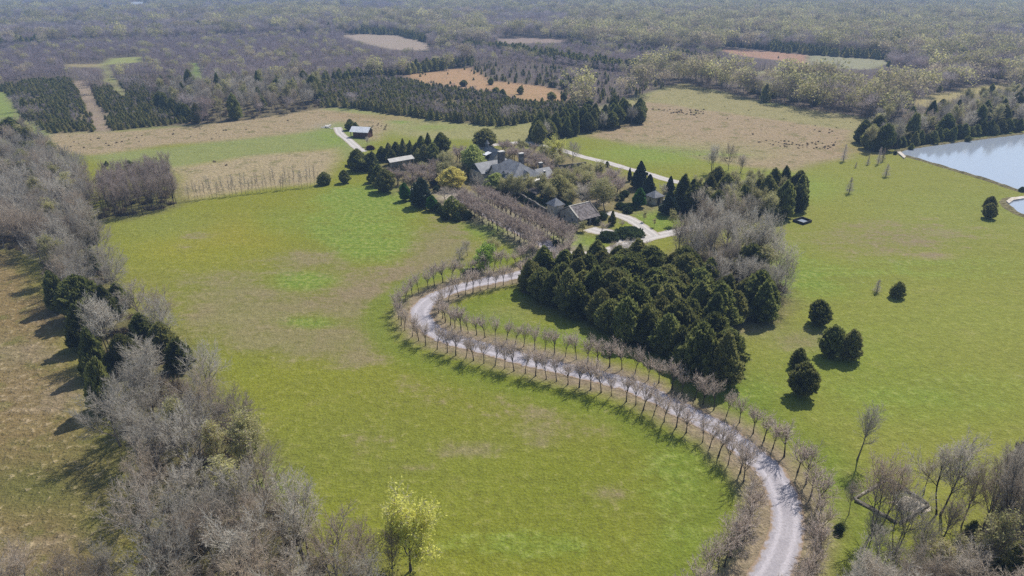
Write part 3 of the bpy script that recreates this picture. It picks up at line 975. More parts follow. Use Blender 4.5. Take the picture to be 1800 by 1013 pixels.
# greener and strawier patches
c = b.mix(b.math('MULTIPLY', b.rng(big, 0.5, 0.75, 0, 0.35), b.math('SUBTRACT', 1.0, dr)), base, b.mix(0.5, base, alb((110, 142, 44))))
c = b.mix(b.rng(mid, 0.52, 0.74, 0, 0.42), c, b.mix(0.55, c, alb((168, 158, 96))))
c = b.mix(b.rng(b.math('ADD', lsh, wob_n), 0.3, 0.85, 0.0, 0.85), c, b.mix(b.rng(tuft, 0.4, 0.6, 0, 1), alb((120, 146, 54)), alb((144, 158, 70))))
c = b.mix(b.rng(b.math('ADD', stw, wob_n), 0.22, 0.8, 0.0, 0.9), c, b.mix(b.rng(big, 0.4, 0.6, 0, 1), alb((152, 134, 106)), alb((146, 138, 92))))
c = b.mix(b.math('MULTIPLY', dr, b.rng(mid, 0.3, 0.5, 0.75, 0.0)), c, alb((118, 118, 62)))
c = b.mix(b.math('MULTIPLY', dr, b.rng(tuft, 0.55, 0.7, 0.0, 0.55)), c, alb((205, 184, 146)))
c = b.mix(b.math('MULTIPLY', dr, b.rng(tuft, 0.28, 0.42, 0.7, 0.0)), c, alb((98, 84, 60)))
c = b.val(c, b.rng(tuft, 0.3, 0.7, 0.86, 1.13, False))
c = b.val(c, b.rng(streak, 0.3, 0.7, 0.95, 1.05, False))
c = b.val(c, b.rng(fine, 0.3, 0.72, 0.72, 1.24, False))
hgt = b.math('ADD', b.math('MULTIPLY', fine, 0.35), b.math('MULTIPLY', tuft, b.math('ADD', 0.35, b.math('MULTIPLY', dr, 1.2))))
weed = b.noise(vec, 0.55, 2, 0.5)
clump = b.noise(vec, 1.5, 2, 0.6)
c = b.mix(b.math('MULTIPLY', b.rng(clump, 0.6, 0.7, 0.0, 0.6), b.rng(weed, 0.45, 0.62, 0.15, 1.0)), c, b.mix(0.6, c, alb((84, 104, 36))))
c = b.mix(b.math('MULTIPLY', b.rng(clump, 0.28, 0.38, 0.55, 0.0), b.rng(mid, 0.42, 0.6, 0.1, 1.0)), c, b.mix(0.55, c, alb((190, 186, 118))))
b.principled(c, 0.95, 0.1, hgt, 0.9, 0.6)
gm.materials.append(b.m)
tag(link('ground', gm), 'broad green meadow with straw coloured fields', None, None, 'structure')


# ------------------------------------------------------------------ gravel drives
def gravel(name, c_main, c_edge, c_mark, half):
    b = N(name)
    vec = b.objvec()
    ac = b.n('ShaderNodeAttribute', attribute_name='across').outputs['Fac']
    f1, f2, f3 = b.noise(vec, 0.35, 3), b.noise(vec, 3.2, 3, 0.7), b.noise(vec, 1.1, 3, 0.6)
    aa = b.math('ABSOLUTE', ac)
    c = b.mix(b.rng(f1, 0.4, 0.7, 0, 0.6), c_main, c_mark)
    wheel = b.math('MULTIPLY', b.rng(aa, 0.2, 0.42, 0, 1), b.rng(aa, 0.45, 0.68, 1, 0))
    c = b.mix(b.math('MULTIPLY', wheel, 0.75), c, np.asarray(c_main) * 1.3)
    edge = b.rng(b.math('ADD', aa, b.math('MULTIPLY', b.math('SUBTRACT', f3, 0.5), 0.9)), 0.72, 1.0, 0, 1)
    c = b.mix(edge, c, c_edge)
    c = b.val(c, b.rng(f2, 0.3, 0.7, 0.8, 1.16, False))
    b.principled(c, 0.9, 0.2, f2, 0.4, 0.06)
    return b.m


M['gravel'] = gravel('gravel', alb((186, 180, 184)), alb((165, 142, 116)), alb((166, 160, 166)), 2)
M['gravel_pale'] = gravel('gravel_pale', alb((204, 197, 190)), alb((182, 166, 140)), alb((190, 184, 178)), 2)


def strip(name, line, wdt, z, mat, label, taper=0):
    vs, fs, ac = [], [], []
    n = len(line)
    r = np.random.default_rng(len(line))
    for i in range(n):
        p = line[i]
        d = unit(line[min(i + 1, n - 1)] - line[max(i - 1, 0)])
        nn = np.array((-d[1], d[0]))
        wl = wdt / 2 * (1 + 0.05 * r.normal())
        for k in range(7):
            s = -1 + k / 3
            q = p + nn * s * wl
            vs.append((q[0], q[1], z))
            ac.append(s)
    for i in range(n - 1):
        for k in range(6):
            a = i * 7 + k
            fs.append((a, a + 7, a + 8, a + 1))
    me = bpy.data.meshes.new(name)
    me.from_pydata(vs, [], fs)
    me.attributes.new('across', 'FLOAT', 'POINT').data.foreach_set('value', ac)
    me.materials.append(mat)
    return tag(link(name, me), label, None, None, 'structure')


strip('gravel_road', DRIVE, 4.6, 0.030, M['gravel'], 'pale winding gravel drive between two rows of bare trees')
strip('gravel_road', ALLEE, 5.5, 0.026, M['gravel'], 'straight gravel avenue under the double row of trees')
strip('gravel_road', ENTRY, 4.6, 0.034, M['gravel_pale'], 'pale gravel lane curving past the stone cottage')
strip('gravel_road', BRANCH, 4.4, 0.038, M['gravel_pale'], 'pale gravel branch running to the courtyard')
strip('gravel_road', COURT_RING, 5.0, 0.022, M['gravel_pale'], 'pale gravel forecourt beside the cottage')
strip('gravel_road', FAR_DRIVE, 4.2, 0.030, M['gravel_pale'], 'narrow pale lane behind the mansion')
strip('gravel_road', FIELD_TRACK, 4.0, 0.030, M['gravel_pale'], 'short pale track to the tin roofed barn')


# ------------------------------------------------------------------ ponds
def smooth_ring(pts, step=2.0):
    c = curve(pts + [pts[0]], step)
    return c[:-1]


b = N('pond_water')
vec = b.objvec()
mpw = b.n('ShaderNodeMapping')
mpw.inputs['Scale'].default_value = (0.25, 1.0, 1.0)
b.l(vec, mpw.inputs[0])
wv = b.noise(mpw.outputs[0], 0.5, 3, 0.6)
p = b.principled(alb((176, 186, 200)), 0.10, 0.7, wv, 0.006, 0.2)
M['water'] = b.m
b = N('pond_bank')
f = b.noise(b.objvec(), 0.9, 3, 0.7)
b.principled(b.mix(b.rng(f, 0.35, 0.65, 0, 1), alb((104, 96, 62)), alb((150, 140, 104))), 0.95, 0.1, f, 0.8, 0.4)
M['bank'] = b.m
b = N('white_sand')
f = b.noise(b.objvec(), 1.2, 3, 0.7)
b.principled(b.mix(b.rng(f, 0.35, 0.65, 0, 1), alb((240, 232, 222)), alb((205, 190, 168))), 0.95, 0.1, f, 0.4, 0.2)
M['sand'] = b.m


def pond(pts, label, banks):
    ring = smooth_ring(GP(pts))
    me = bpy.data.meshes.new('pond')
    me.from_pydata([(q[0], q[1], 0.05) for q in ring], [], [tuple(range(len(ring)))])
    me.materials.append(M['water'])
    tag(link('pond_water', me), label, None, None, 'structure')
    n = len(ring)
    r = np.random.default_rng(3)
    cen = np.mean(ring, 0)
    vs, fs = [], []
    for i, q in enumerate(ring):
        d = unit(ring[(i + 1) % n] - ring[i - 1])
        nn = np.array((d[1], -d[0]))
        if nn @ (q - cen) < 0:
            nn = -nn
        wob_ = r.uniform(0.6, 1.5)
        for k, (o_, z_) in enumerate(((-0.5 * wob_, 0.03), (0.2, 0.3 * wob_), (0.9, 0.45 * wob_), (1.7 + wob_ * 0.5, 0.012))):
            vs.append((q[0] + nn[0] * o_, q[1] + nn[1] * o_, z_))
    for i in range(n):
        j = (i + 1) % n
        for k in range(3):
            fs.append((i * 4 + k, j * 4 + k, j * 4 + k + 1, i * 4 + k + 1))
    me = bpy.data.meshes.new('shore')
    me.from_pydata(vs, [], fs)
    me.materials.append(M['bank'])
    tag(link('shore', me), banks, None, None, 'structure')


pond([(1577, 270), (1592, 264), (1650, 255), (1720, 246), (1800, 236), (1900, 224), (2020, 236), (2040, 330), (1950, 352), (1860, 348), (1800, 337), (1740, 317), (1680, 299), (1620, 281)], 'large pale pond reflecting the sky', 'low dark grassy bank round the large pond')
pond([(1769, 357), (1780, 351), (1800, 349), (1850, 346), (1900, 360), (1870, 388), (1810, 381), (1785, 371)], 'small pond below the large one', 'low bank round the small pond')
for pts, lab in (([(1768, 356), (1776, 350), (1800, 347), (1800, 351), (1781, 354), (1773, 360)], 'strip of white sand at the small pond'), ([(1576, 269), (1582, 268), (1592, 277), (1589, 280)], 'strip of pale sand at the tip of the large pond')):
    me = bpy.data.meshes.new('sand')
    me.from_pydata([(q[0], q[1], 0.5) for q in GP(pts)] + [(q[0], q[1], -0.1) for q in GP(pts)], [], [tuple(range(len(pts)))] + [(i, (i + 1) % len(pts), (i + 1) % len(pts) + len(pts), i + len(pts)) for i in range(len(pts))])
    me.materials.append(M['sand'])
    tag(link('sand_beach', me), lab, None, None, 'structure')

# low wooded ridge far beyond the woods
vs, fs = [], []
for i in range(60):
    x_ = -4200 + 8400 * i / 59
    top = 34 + 14 * math.sin(i * 0.7) + 9 * math.sin(i * 1.9 + 1)
    vs += [(x_, 3500 + 160 * math.sin(i * 0.5), -0.5), (x_, 4050 + 120 * math.sin(i * 0.8), max(top, 12)), (x_, 4700, -0.5)]
for i in range(59):
    for k in range(2):
        fs.append((3 * i + k, 3 * i + 3 + k, 3 * i + 4 + k, 3 * i + 1 + k))
me = bpy.data.meshes.new('hills')
me.from_pydata(vs, [], fs)
b = N('ridge')
f = b.noise(b.objvec(), 0.05, 5, 0.7)
b.principled(b.mix(b.rng(f, 0.35, 0.65, 0, 1), (0.05, 0.055, 0.03), (0.11, 0.1, 0.06)), 0.95, 0.1, f, 1.0, 8.0)
me.materials.append(b.m)
tag(link('hills', me), 'low wooded ridge on the horizon', None, None, 'structure')

# ------------------------------------------------------------------ the air
mb = MB()
mb.box(-4500, 4500, -200, 5400, -1.5, 82)
me = mb.mesh('haze', [])
b = N('haze_air')
pv = b.n('ShaderNodeVolumePrincipled')
pv.inputs['Color'].default_value = (0.40, 0.62, 1.0, 1)
pv.inputs['Density'].default_value = 0.00029
pv.inputs['Anisotropy'].default_value = 0.0
b.l(pv.outputs[0], b.out.inputs['Volume'])
me.materials.append(b.m)
hz = tag(link('haze', me), 'thin blue haze over the far woods', None, None, 'stuff')

# ------------------------------------------------------------------ woods that read as one mass
def jgrid(x0, x1, y0, y1, s):
    ax, ay = np.meshgrid(np.arange(x0, x1, s), np.arange(y0, y1, s))
    ax = ax.ravel() + rng.uniform(-0.46, 0.46, ax.size) * s
    ay = ay.ravel() + rng.uniform(-0.46, 0.46, ay.size) * s
    return ax, ay


def pnoise(x, y, s, seed):
    r = np.random.default_rng(seed)
    v = np.zeros_like(x)
    for k in range(6):
        a = r.uniform(0, 6.283)
        f = s * r.uniform(0.6, 2.2)
        v += np.sin((x * math.cos(a) + y * math.sin(a)) * f + r.uniform(0, 6.283) + 1.3 * np.sin((x * math.sin(a) - y * math.cos(a)) * f * 0.7))
    return v / 6


rng = np.random.default_rng(77)
W_PTS = {'cedar_woods': [], 'bare_woods': []}


def near_line(line_px, qx, qy, d):
    return ldist(GP(line_px), qx, qy) < d


def frame_ok(x, y):
    return (np.abs(x) < 0.82 * (y + 30) + 60)


def sel(kind, n):
    return rng.choice(np.array(KIT[kind]), n)


mass = {}


def put(name, x, y, kind, h, nominal, wide=1.0):
    n = len(x)
    if n == 0:
        return
    s = h / nominal
    m = mass.setdefault(name, [[], [], []])
    m[0].append(np.stack([x, y], 1))
    m[1].append(sel(kind, n))
    m[2].append(np.stack([s * wide, s * wide, s], 1))


no_go = [GP(p) for p, _ in CLEAR]
cedar_polys = [GP(CEDAR_A), GP(CEDAR_B), GP(CEDAR_C), GP(CEDAR_MID)]
planted = [GP(WOOD_NORTH), GP(HEDGEROW), GP(POND_WOOD)]
SCRUB = [(790, 122), (850, 112), (960, 118), (1120, 138), (1180, 150), (1090, 178), (1030, 192), (985, 182), (1000, 170), (960, 152), (862, 142)]
SAPS = [(-900, 92), (0, 86), (200, 75), (500, 64), (600, 62), (760, 92), (870, 80), (1000, 78), (1180, 95), (1270, 100), (1430, 120), (1560, 126), (1640, 140), (1600, 175), (1500, 172), (1340, 155), (1200, 135), (1120, 138), (960, 118), (850, 112), (720, 128),
        (560, 150), (420, 150), (340, 165), (205, 150), (120, 139), (0, 154), (-900, 165)]
DARK_LINES = [([(770, 80), (870, 88), (996, 110), (1113, 124)], 14), ([(560, 150), (640, 136), (740, 126), (815, 113)], 9), ([(1150, 66), (1230, 72), (1310, 82), (1440, 96), (1570, 108)], 16), ([(1300, 150), (1334, 163), (1415, 178)], 6),
              ([(600, 55), (680, 62), (760, 74)], 14), ([(1180, 60), (1100, 55), (1060, 60)], 12), ([(1560, 118), (1700, 132), (1800, 140)], 8), ([(1000, 84), (1200, 104), (1280, 120)], 5)]
field_w = GP([(a, max(b, -20)) for a, b in FIELDS])


def cleared(x, y, h=7.0):
    """clearings stay open far enough towards the viewer's side to be seen over the trees"""
    qx, qy = to_px(x, y)
    dy = h * FPX / depth(y)
    c = np.zeros(x.shape, bool)
    for p_, _ in CLEAR:
        for k in np.linspace(0, 1, 6):
            c |= inside(p_, qx, qy - k * dy)
    return c


def allowed(x, y):
    ok = ~inside(field_w, x, y) & frame_ok(x, y)
    for p_ in planted:
        ok &= ~inside(p_, x, y)
    return ok & ~cleared(x, y)


# young cedar blocks
ax, ay = jgrid(-450, 250, 300, 620, 2.55)
ok = frame_ok(ax, ay) & ~cleared(ax, ay, 1.5)
inn = np.zeros(ax.shape, bool)
for p_ in cedar_polys:
    inn |= inside(p_, ax, ay)
ok &= inn
gap = pnoise(ax, ay, 0.05, 4)
ok &= (gap < 0.42) | (rng.uniform(size=ax.size) < 0.35)
ax, ay, gap = ax[ok], ay[ok], gap[ok]
m3 = inside(cedar_polys[3], ax, ay)
bare_bit = rng.uniform(size=ax.size) < np.where(m3, 0.16 + 0.25 * (gap > 0.2), 0.06 + 0.15 * (gap > 0.3))
put('cedar_woods', ax[~bare_bit], ay[~bare_bit], 'cedar', rng.uniform(1.9, 3.3, (~bare_bit).sum()) * np.where(m3[~bare_bit], 1.2, 1.0), 8, 1.35)
put('bare_woods', ax[bare_bit], ay[bare_bit], 'sap', rng.uniform(3.2, 5.2, bare_bit.sum()), 8, 1.3)
# taller cedars along the southern edge of the middle block
ed = curve(GP([(600, 190), (680, 201), (760, 212), (830, 219), (885, 222), (950, 212), (1012, 201)]), 3.2)
ed = np.array(ed) + rng.normal(size=(len(ed), 2)) * 1.2 + (0, 3.0)
put('cedar_woods', ed[:, 0], ed[:, 1], 'cedar', rng.uniform(4, 6, len(ed)), 8, 1.25)

# scrub with scattered cedars, then saplings, then old woods
ax, ay = jgrid(-900, 900, 330, 1000, 3.6)
ok = allowed(ax, ay)
for p_ in cedar_polys:
    ok &= ~inside(p_, ax, ay)
ax, ay = ax[ok], ay[ok]
ppx, ppy = to_px(ax, ay)
scr = inside(SCRUB, ppx, ppy)
sap = inside(SAPS, ppx, ppy)
dark = np.zeros(ax.shape, bool)
for ln, d_ in DARK_LINES:
    dark |= near_line(ln, ax, ay, d_)
u = rng.uniform(size=ax.size)
nz_ = pnoise(ax, ay, 0.03, 9)
k1 = dark & (u < 0.5)
put('cedar_woods', ax[k1], ay[k1], 'cedar', rng.uniform(5, 8.5, k1.sum()), 8, 1.2)
k2 = scr & ~dark & (u < 0.22 + 0.15 * nz_)
put('cedar_woods', ax[k2], ay[k2], 'cedar', rng.uniform(2.0, 5, k2.sum()), 8, 1.0)
k3 = scr & ~dark & (u > 0.45)
put('bare_woods', ax[k3], ay[k3], 'sap', rng.uniform(2.5, 6.0, k3.sum()), 8, 1.3)
k4 = sap & ~scr & ~dark & (u < 0.86)
put('bare_woods', ax[k4], ay[k4], 'sap', rng.uniform(5.0, 8.5, k4.sum()) * (1 + 0.15 * nz_[k4]), 8, 1.15)
k5 = sap & ~scr & ~dark & (u > 0.86) & (u < 0.89)
put('bare_woods', ax[k5], ay[k5], 'bud', rng.uniform(6, 9, k5.sum()), 12, 1.0)
# a few stragglers on the clearings
for poly, nc, ns in ((ORANGE, 60, 110), (CLEAR[0][0], 6, 40), (CLEAR[2][0], 10, 40), (CLEAR[3][0], 6, 40), (CLEAR[6][0], 6, 25), (CLEAR[14][0], 10, 40)):
    wp = GP(poly)
    lo, hi = np.min(wp, 0), np.max(wp, 0)
    for kind_, n_, h0, h1, nm_ in (('cedar', nc, 1.0, 2.6, 'cedar_woods'), ('sap', ns, 1.2, 3.0, 'bare_woods')):
        q = np.stack([rng.uniform(lo[0], hi[0], n_ * 3), rng.uniform(lo[1], hi[1], n_ * 3)], 1)
        q = q[inside(wp, q[:, 0], q[:, 1]) & (sdist(wp, q[:, 0], q[:, 1]) < rng.exponential(7.0, n_ * 3))][:n_]
        put(nm_, q[:, 0], q[:, 1], kind_, rng.uniform(h0, h1, len(q)), 8, 1.4)
# old woods
for y0, y1, s_ in ((330, 1000, 6.8), (1000, 1700, 8.6), (1700, 3300, 11.0)):
    ax, ay = jgrid(-2700, 2700, y0, y1, s_)
    ok = allowed(ax, ay)
    for p_ in cedar_polys:
        ok &= ~inside(p_, ax, ay)
    ppx, ppy = to_px(ax, ay)
    ok &= ~inside(SAPS, ppx, ppy) & ~inside(SCRUB, ppx, ppy)
    for ln, d_ in DARK_LINES:
        ok &= ~near_line(ln, ax, ay, d_)
    ax, ay, ppx = ax[ok], ay[ok], ppx[ok]
    u = rng.uniform(size=ax.size)
    nz_ = pnoise(ax, ay, 0.012, 21)
    n2 = pnoise(ax, ay, 0.02, 33)
    pbud = np.clip(0.26 + 0.7 * nz_ + 0.26 * (ppx > 1000) - 0.05 * (ppx < 500), 0.03, 0.85)
    pced = np.clip(0.07 + 0.5 * (n2 - 0.25), 0.02, 0.6)
    kc = u < pced
    kb = ~kc & (rng.uniform(size=ax.size) < pbud)
    kn = ~kc & ~kb
    big_ = 1.06 + 0.24 * rng.normal(size=ax.size).clip(-1.6, 2.2)
    put('cedar_woods', ax[kc], ay[kc], 'cedar', 9 * big_[kc], 8, 1.05)
    put('bare_woods', ax[kb], ay[kb], 'bud', 12.5 * big_[kb] * (1 if s_ < 8 else 1.15), 12, 1.08)
    put('bare_woods', ax[kn], ay[kn], 'bare', 10.5 * big_[kn] * (1 if s_ < 8 else 1.15), 11, 1.08)
scatter('cedar_woods', *[np.concatenate(q) for q in mass['cedar_woods']], 'dark young cedars massed in blocks and lines beyond the fields', 'woods')
scatter('bare_woods', *[np.concatenate(q) for q in mass['bare_woods']], 'grey and budding woods spreading far behind the fields', 'woods')

# dead stalks and seedlings dotting the tan fields
BR = []
for poly, dens in (([(1345, 247), (1470, 250), (1465, 262), (1395, 262), (1330, 250)], 0.12), ([(1370, 205), (1490, 235), (1480, 242), (1380, 225)], 0.012), ([(1140, 192), (1235, 194), (1240, 204), (1190, 202)], 0.13), ([(100, 240), (420, 222), (420, 240), (130, 270)], 0.007),
                   ([(420, 222), (540, 205), (530, 230), (430, 240)], 0.004), ([(1030, 225), (1300, 280), (1290, 290), (1010, 240)], 0.002), ([(345, 285), (400, 282), (400, 296), (360, 300)], 0.02), ([(640, 214), (680, 218), (680, 230), (655, 230)], 0.06), ([(300, 222), (360, 226), (240, 255), (130, 268)], 0.006),
                   ([(1180, 262), (1300, 285), (1290, 290), (1190, 270)], 0.01), ([(1150, 180), (1200, 160), (1340, 190), (1500, 215), (1470, 250), (1250, 230)], 0.0025)):
    wp = GP(poly)
    x0, y0 = np.min(wp, 0)
    x1, y1 = np.max(wp, 0)
    n = int((x1 - x0) * (y1 - y0) * dens * 1.5)
    q = np.stack([rng.uniform(x0, x1, n), rng.uniform(y0, y1, n)], 1)
    BR.append(q[inside(wp, q[:, 0], q[:, 1])])
BR = np.concatenate(BR)
hs = rng.uniform(0.25, 0.75, len(BR))
scatter('dry_undergrowth', BR, sel('brush', len(BR)), np.stack([hs, hs, hs * 1.2], 1), 'small dark stalks and seedlings dotting the straw coloured fields', 'undergrowth')
# brambles and leafless scrub on the floor of the nearer groves
UG = []
for poly, dens in ((BELT, 0.16), (GROVE_NW, 0.08), (CEDAR_GROVE, 0.06), (BARE_GROVE, 0.12), (CORNER_SE, 0.16), (POND_WOOD, 0.05), (WOOD_NORTH, 0.04)):
    wp = GP(poly)
    x0, y0 = np.min(wp, 0)
    x1, y1 = np.max(wp, 0)
    n = int((x1 - x0) * (y1 - y0) * dens)
    q = np.stack([rng.uniform(x0, x1, n), rng.uniform(y0, y1, n)], 1)
    UG.append(q[inside(wp, q[:, 0], q[:, 1])])
UG = np.concatenate(UG)
hs = rng.uniform(0.8, 2.2, len(UG))
scatter('grove_undergrowth', UG, sel('brush', len(UG)), np.stack([hs, hs, hs], 1), 'brown leafless scrub on the floor of the nearer groves', 'undergrowth')

# ------------------------------------------------------------------ building materials
def mat_noise(name, c1, c2, s1=0.8, s2=4.0, rough=0.9, spec=0.2, bstr=0.4, courses=0.0, metal=0.0):
    b = N(name)
    vec = b.objvec()
    f1, f2 = b.noise(vec, s1, 3, 0.6), b.noise(vec, s2, 3, 0.7)
    c = b.mix(b.rng(f1, 0.35, 0.65, 0, 1), c1, c2)
    c = b.val(c, b.rng(f2, 0.3, 0.7, 0.78, 1.2, False))
    h = f2
    if courses:
        wv = b.n('ShaderNodeTexWave', wave_type='BANDS', bands_direction='Z', wave_profile='SAW')
        wv.inputs['Scale'].default_value = courses
        wv.inputs['Distortion'].default_value = 0.6
        b.l(vec, wv.inputs[0])
        h = b.math('ADD', f2, wv.outputs['Fac'])
        c = b.val(c, b.rng(wv.outputs['Fac'], 0, 1, 0.85, 1.1, False))
    b.principled(c, rough, spec, h, bstr, 0.08, metal)
    return b.m


M['slate'] = mat_noise('slate_roof', (0.13, 0.135, 0.152), (0.23, 0.235, 0.25), 0.6, 3.0, 0.6, 0.4, 0.5, 1.1)
M['stone'] = mat_noise('stone_wall', (0.42, 0.385, 0.32), (0.60, 0.56, 0.48), 0.8, 2.5, 0.95, 0.1, 0.6)
M['stone_dark'] = mat_noise('stone_dark', (0.11, 0.10, 0.09), (0.22, 0.20, 0.18), 0.8, 2.5, 0.95, 0.1, 0.7)
M['shingle'] = mat_noise('shingle_roof', (0.13, 0.112, 0.106), (0.29, 0.255, 0.245), 1.2, 3.5, 0.95, 0.1, 0.7, 1.2)
M['tin'] = mat_noise('white_tin', (0.74, 0.75, 0.77), (0.84, 0.84, 0.85), 0.3, 2.0, 0.45, 0.5, 0.1)
M['copper'] = mat_noise('pale_metal', (0.58, 0.54, 0.50), (0.70, 0.66, 0.61), 0.5, 2.0, 0.4, 0.5, 0.1)
M['barnwood'] = mat_noise('barn_boards', (0.07, 0.035, 0.03), (0.13, 0.075, 0.06), 0.5, 4.0, 0.9, 0.1, 0.4)
M['boards'] = mat_noise('grey_boards', (0.36, 0.33, 0.28), (0.56, 0.52, 0.45), 0.5, 4.0, 0.9, 0.1, 0.4)
M['trim'] = mat_noise('pale_trim', (0.55, 0.52, 0.47), (0.66, 0.62, 0.57), 0.5, 3.0, 0.7, 0.3, 0.1)
M['concrete'] = mat_noise('pale_concrete', (0.42, 0.40, 0.37), (0.56, 0.53, 0.49), 0.5, 3.0, 0.9, 0.2, 0.3)
M['dark'] = mat_noise('dark_opening', (0.015, 0.014, 0.013), (0.03, 0.028, 0.026), 0.5, 3.0, 0.8, 0.2, 0.1)
b = N('window_glass')
b.principled((0.03, 0.035, 0.04), 0.08, 0.6)
M['glass'] = b.m


def part(name, mb, mat, parent):
    return link(name, mb.mesh(name, mat), parent)


def bx(*a):
    m = MB()
    m.box(*a)
    return m


def hip(x0, x1, y0, y1, z0, z1, inx, iny=None, th=0.15):
    """hipped roof solid; the ridge runs along x"""
    m = MB()
    ym = (y0 + y1) / 2
    vs = [(x0, y0, z0), (x1, y0, z0), (x1, y1, z0), (x0, y1, z0), (x0, y0, z0 + th), (x1, y0, z0 + th), (x1, y1, z0 + th), (x0, y1, z0 + th), (x0 + inx, ym, z1), (x1 - inx, ym, z1)]
    m.add(vs, [(0, 3, 2, 1), (0, 1, 5, 4), (1, 2, 6, 5), (2, 3, 7, 6), (3, 0, 4, 7), (4, 5, 9, 8), (5, 6, 9), (6, 7, 8, 9), (7, 4, 8)])
    return m


def gable(x0, x1, y0, y1, z0, z1, along='x', th=0.22, over=0.4):
    """gable roof of two thick slabs; the ridge runs along x or y"""
    m = MB()
    if along == 'y':
        x0, x1, y0, y1 = y0, y1, x0, x1
    ym = (y0 + y1) / 2
    k = (z1 - z0) / ((y1 - y0) / 2)
    prof = [(y0 - over, z0 - over * k), (ym, z1), (y1 + over, z0 - over * k), (y1 + over, z0 - over * k + th), (ym, z1 + th * 1.15), (y0 - over, z0 - over * k + th)]
    vs = [(x, p[0], p[1]) for x in (x0 - over, x1 + over) for p in prof]
    if along == 'y':
        vs = [(v[1], v[0], v[2]) for v in vs]
    fs = [(0, 1, 4, 5), (1, 2, 3, 4), (6, 11, 10, 7), (7, 10, 9, 8)] + [(i, (i + 1) % 6 + 0, (i + 1) % 6 + 6, i + 6) for i in range(6)]
    m.add(vs, fs)
    return m


def gable_walls(x0, x1, y0, y1, h, ridge, along='x'):
    m = MB()
    if along == 'x':
        ym = (y0 + y1) / 2
        vs = [(x, y, z) for x in (x0, x1) for y, z in ((y0, -0.2), (y1, -0.2), (y1, h), (ym, ridge), (y0, h))]
    else:
        xm = (x0 + x1) / 2
        vs = [(x, y, z) for y in (y0, y1) for x, z in ((x0, -0.2), (x1, -0.2), (x1, h), (xm, ridge), (x0, h))]
    m.add(vs, [(4, 3, 2, 1, 0), (5, 6, 7, 8, 9)] + [(i, (i + 1) % 5, (i + 1) % 5 + 5, i + 5) for i in range(5)])
    return m


def window(root, x, y, z, wdt, hgt, face, name='window'):
    """a framed window on a wall; face is the outward axis (+x -x +y -y)"""
    m, g = MB(), MB()
    s = 1 if face[0] == '+' else -1
    f, d = 0.1, 0.08
    if face[1] == 'y':
        for a in ((x - wdt / 2 - f, x + wdt / 2 + f, z - f, z), (x - wdt / 2 - f, x + wdt / 2 + f, z + hgt, z + hgt + f), (x - wdt / 2 - f, x - wdt / 2, z + 0.002, z + hgt - 0.002), (x + wdt / 2, x + wdt / 2 + f, z + 0.002, z + hgt - 0.002)):
            ya, yb = sorted((y - s * 0.02, y + s * d))
            m.box(a[0], a[1], ya, yb, a[2], a[3])
        ya, yb = sorted((y - s * 0.02, y + s * 0.03))
        g.box(x - wdt / 2 + 0.003, x + wdt / 2 - 0.003, ya, yb, z + 0.003, z + hgt - 0.003)
    else:
        for a in ((y - wdt / 2 - f, y + wdt / 2 + f, z - f, z), (y - wdt / 2 - f, y + wdt / 2 + f, z + hgt, z + hgt + f), (y - wdt / 2 - f, y - wdt / 2, z + 0.002, z + hgt - 0.002), (y + wdt / 2, y + wdt / 2 + f, z + 0.002, z + hgt - 0.002)):
            xa, xb = sorted((x - s * 0.02, x + s * d))
            m.box(xa, xb, a[0], a[1], a[2], a[3])
        xa, xb = sorted((x - s * 0.02, x + s * 0.03))
        g.box(xa, xb, y - wdt / 2 + 0.003, y + wdt / 2 - 0.003, z + 0.003, z + hgt - 0.003)
    o = part(name, m, M['trim'], root)
    part('pane', g, M['glass'], o)
    return o


def chimney(parent, x, y, z0, z1, sx, sy, mat='stone_dark'):
    m = MB()
    m.box(x - sx / 2, x + sx / 2, y - sy / 2, y + sy / 2, z0, z1)
    o = part('chimney', m, M[mat], parent)
    m = MB()
    m.box(x - sx / 2 - 0.12, x + sx / 2 + 0.12, y - sy / 2 - 0.12, y + sy / 2 + 0.12, z1 + 0.003, z1 + 0.3)
    part('chimney_cap', m, M['trim'], o)


AX = R(-56.5)
# the mansion: local x runs along the avenue towards the drive, local y away to the far side
man = empty('mansion', (0.8, 226.5, 0), AX, (0.95, 0.95, 0.83))
tag(man, 'grey slate roofed stone mansion with tall chimneys among the garden trees', 'house')
wl = MB()
wl.box(-8, 8, -6.2, 6.2, -0.2, 5.45)
wl.box(-17.5, -8.003, -8.5, 4.5, -0.2, 4.6)
wl.box(-1, 7.6, 6.203, 12.5, -0.2, 3.6)
wl.box(8.003, 12.0, -3.5, 3.0, -0.2, 3.2)
part('wall', wl, M['stone'], man)
rf = part('roof', hip(-8.6, 8.6, -6.8, 6.8, 5.46, 10.6, 5.0), M['slate'], man)
part('wing_roof', gable(-17.5, -8.1, -8.5, 4.5, 4.6, 7.6, 'y'), M['slate'], man)
part('wing_roof', gable(-1, 7.6, 6.9, 12.5, 3.6, 6.6, 'y'), M['slate'], man)
part('bay_roof', hip(8.7, 12.5, -4.0, 3.5, 3.21, 5.2, 1.6), M['slate'], man)
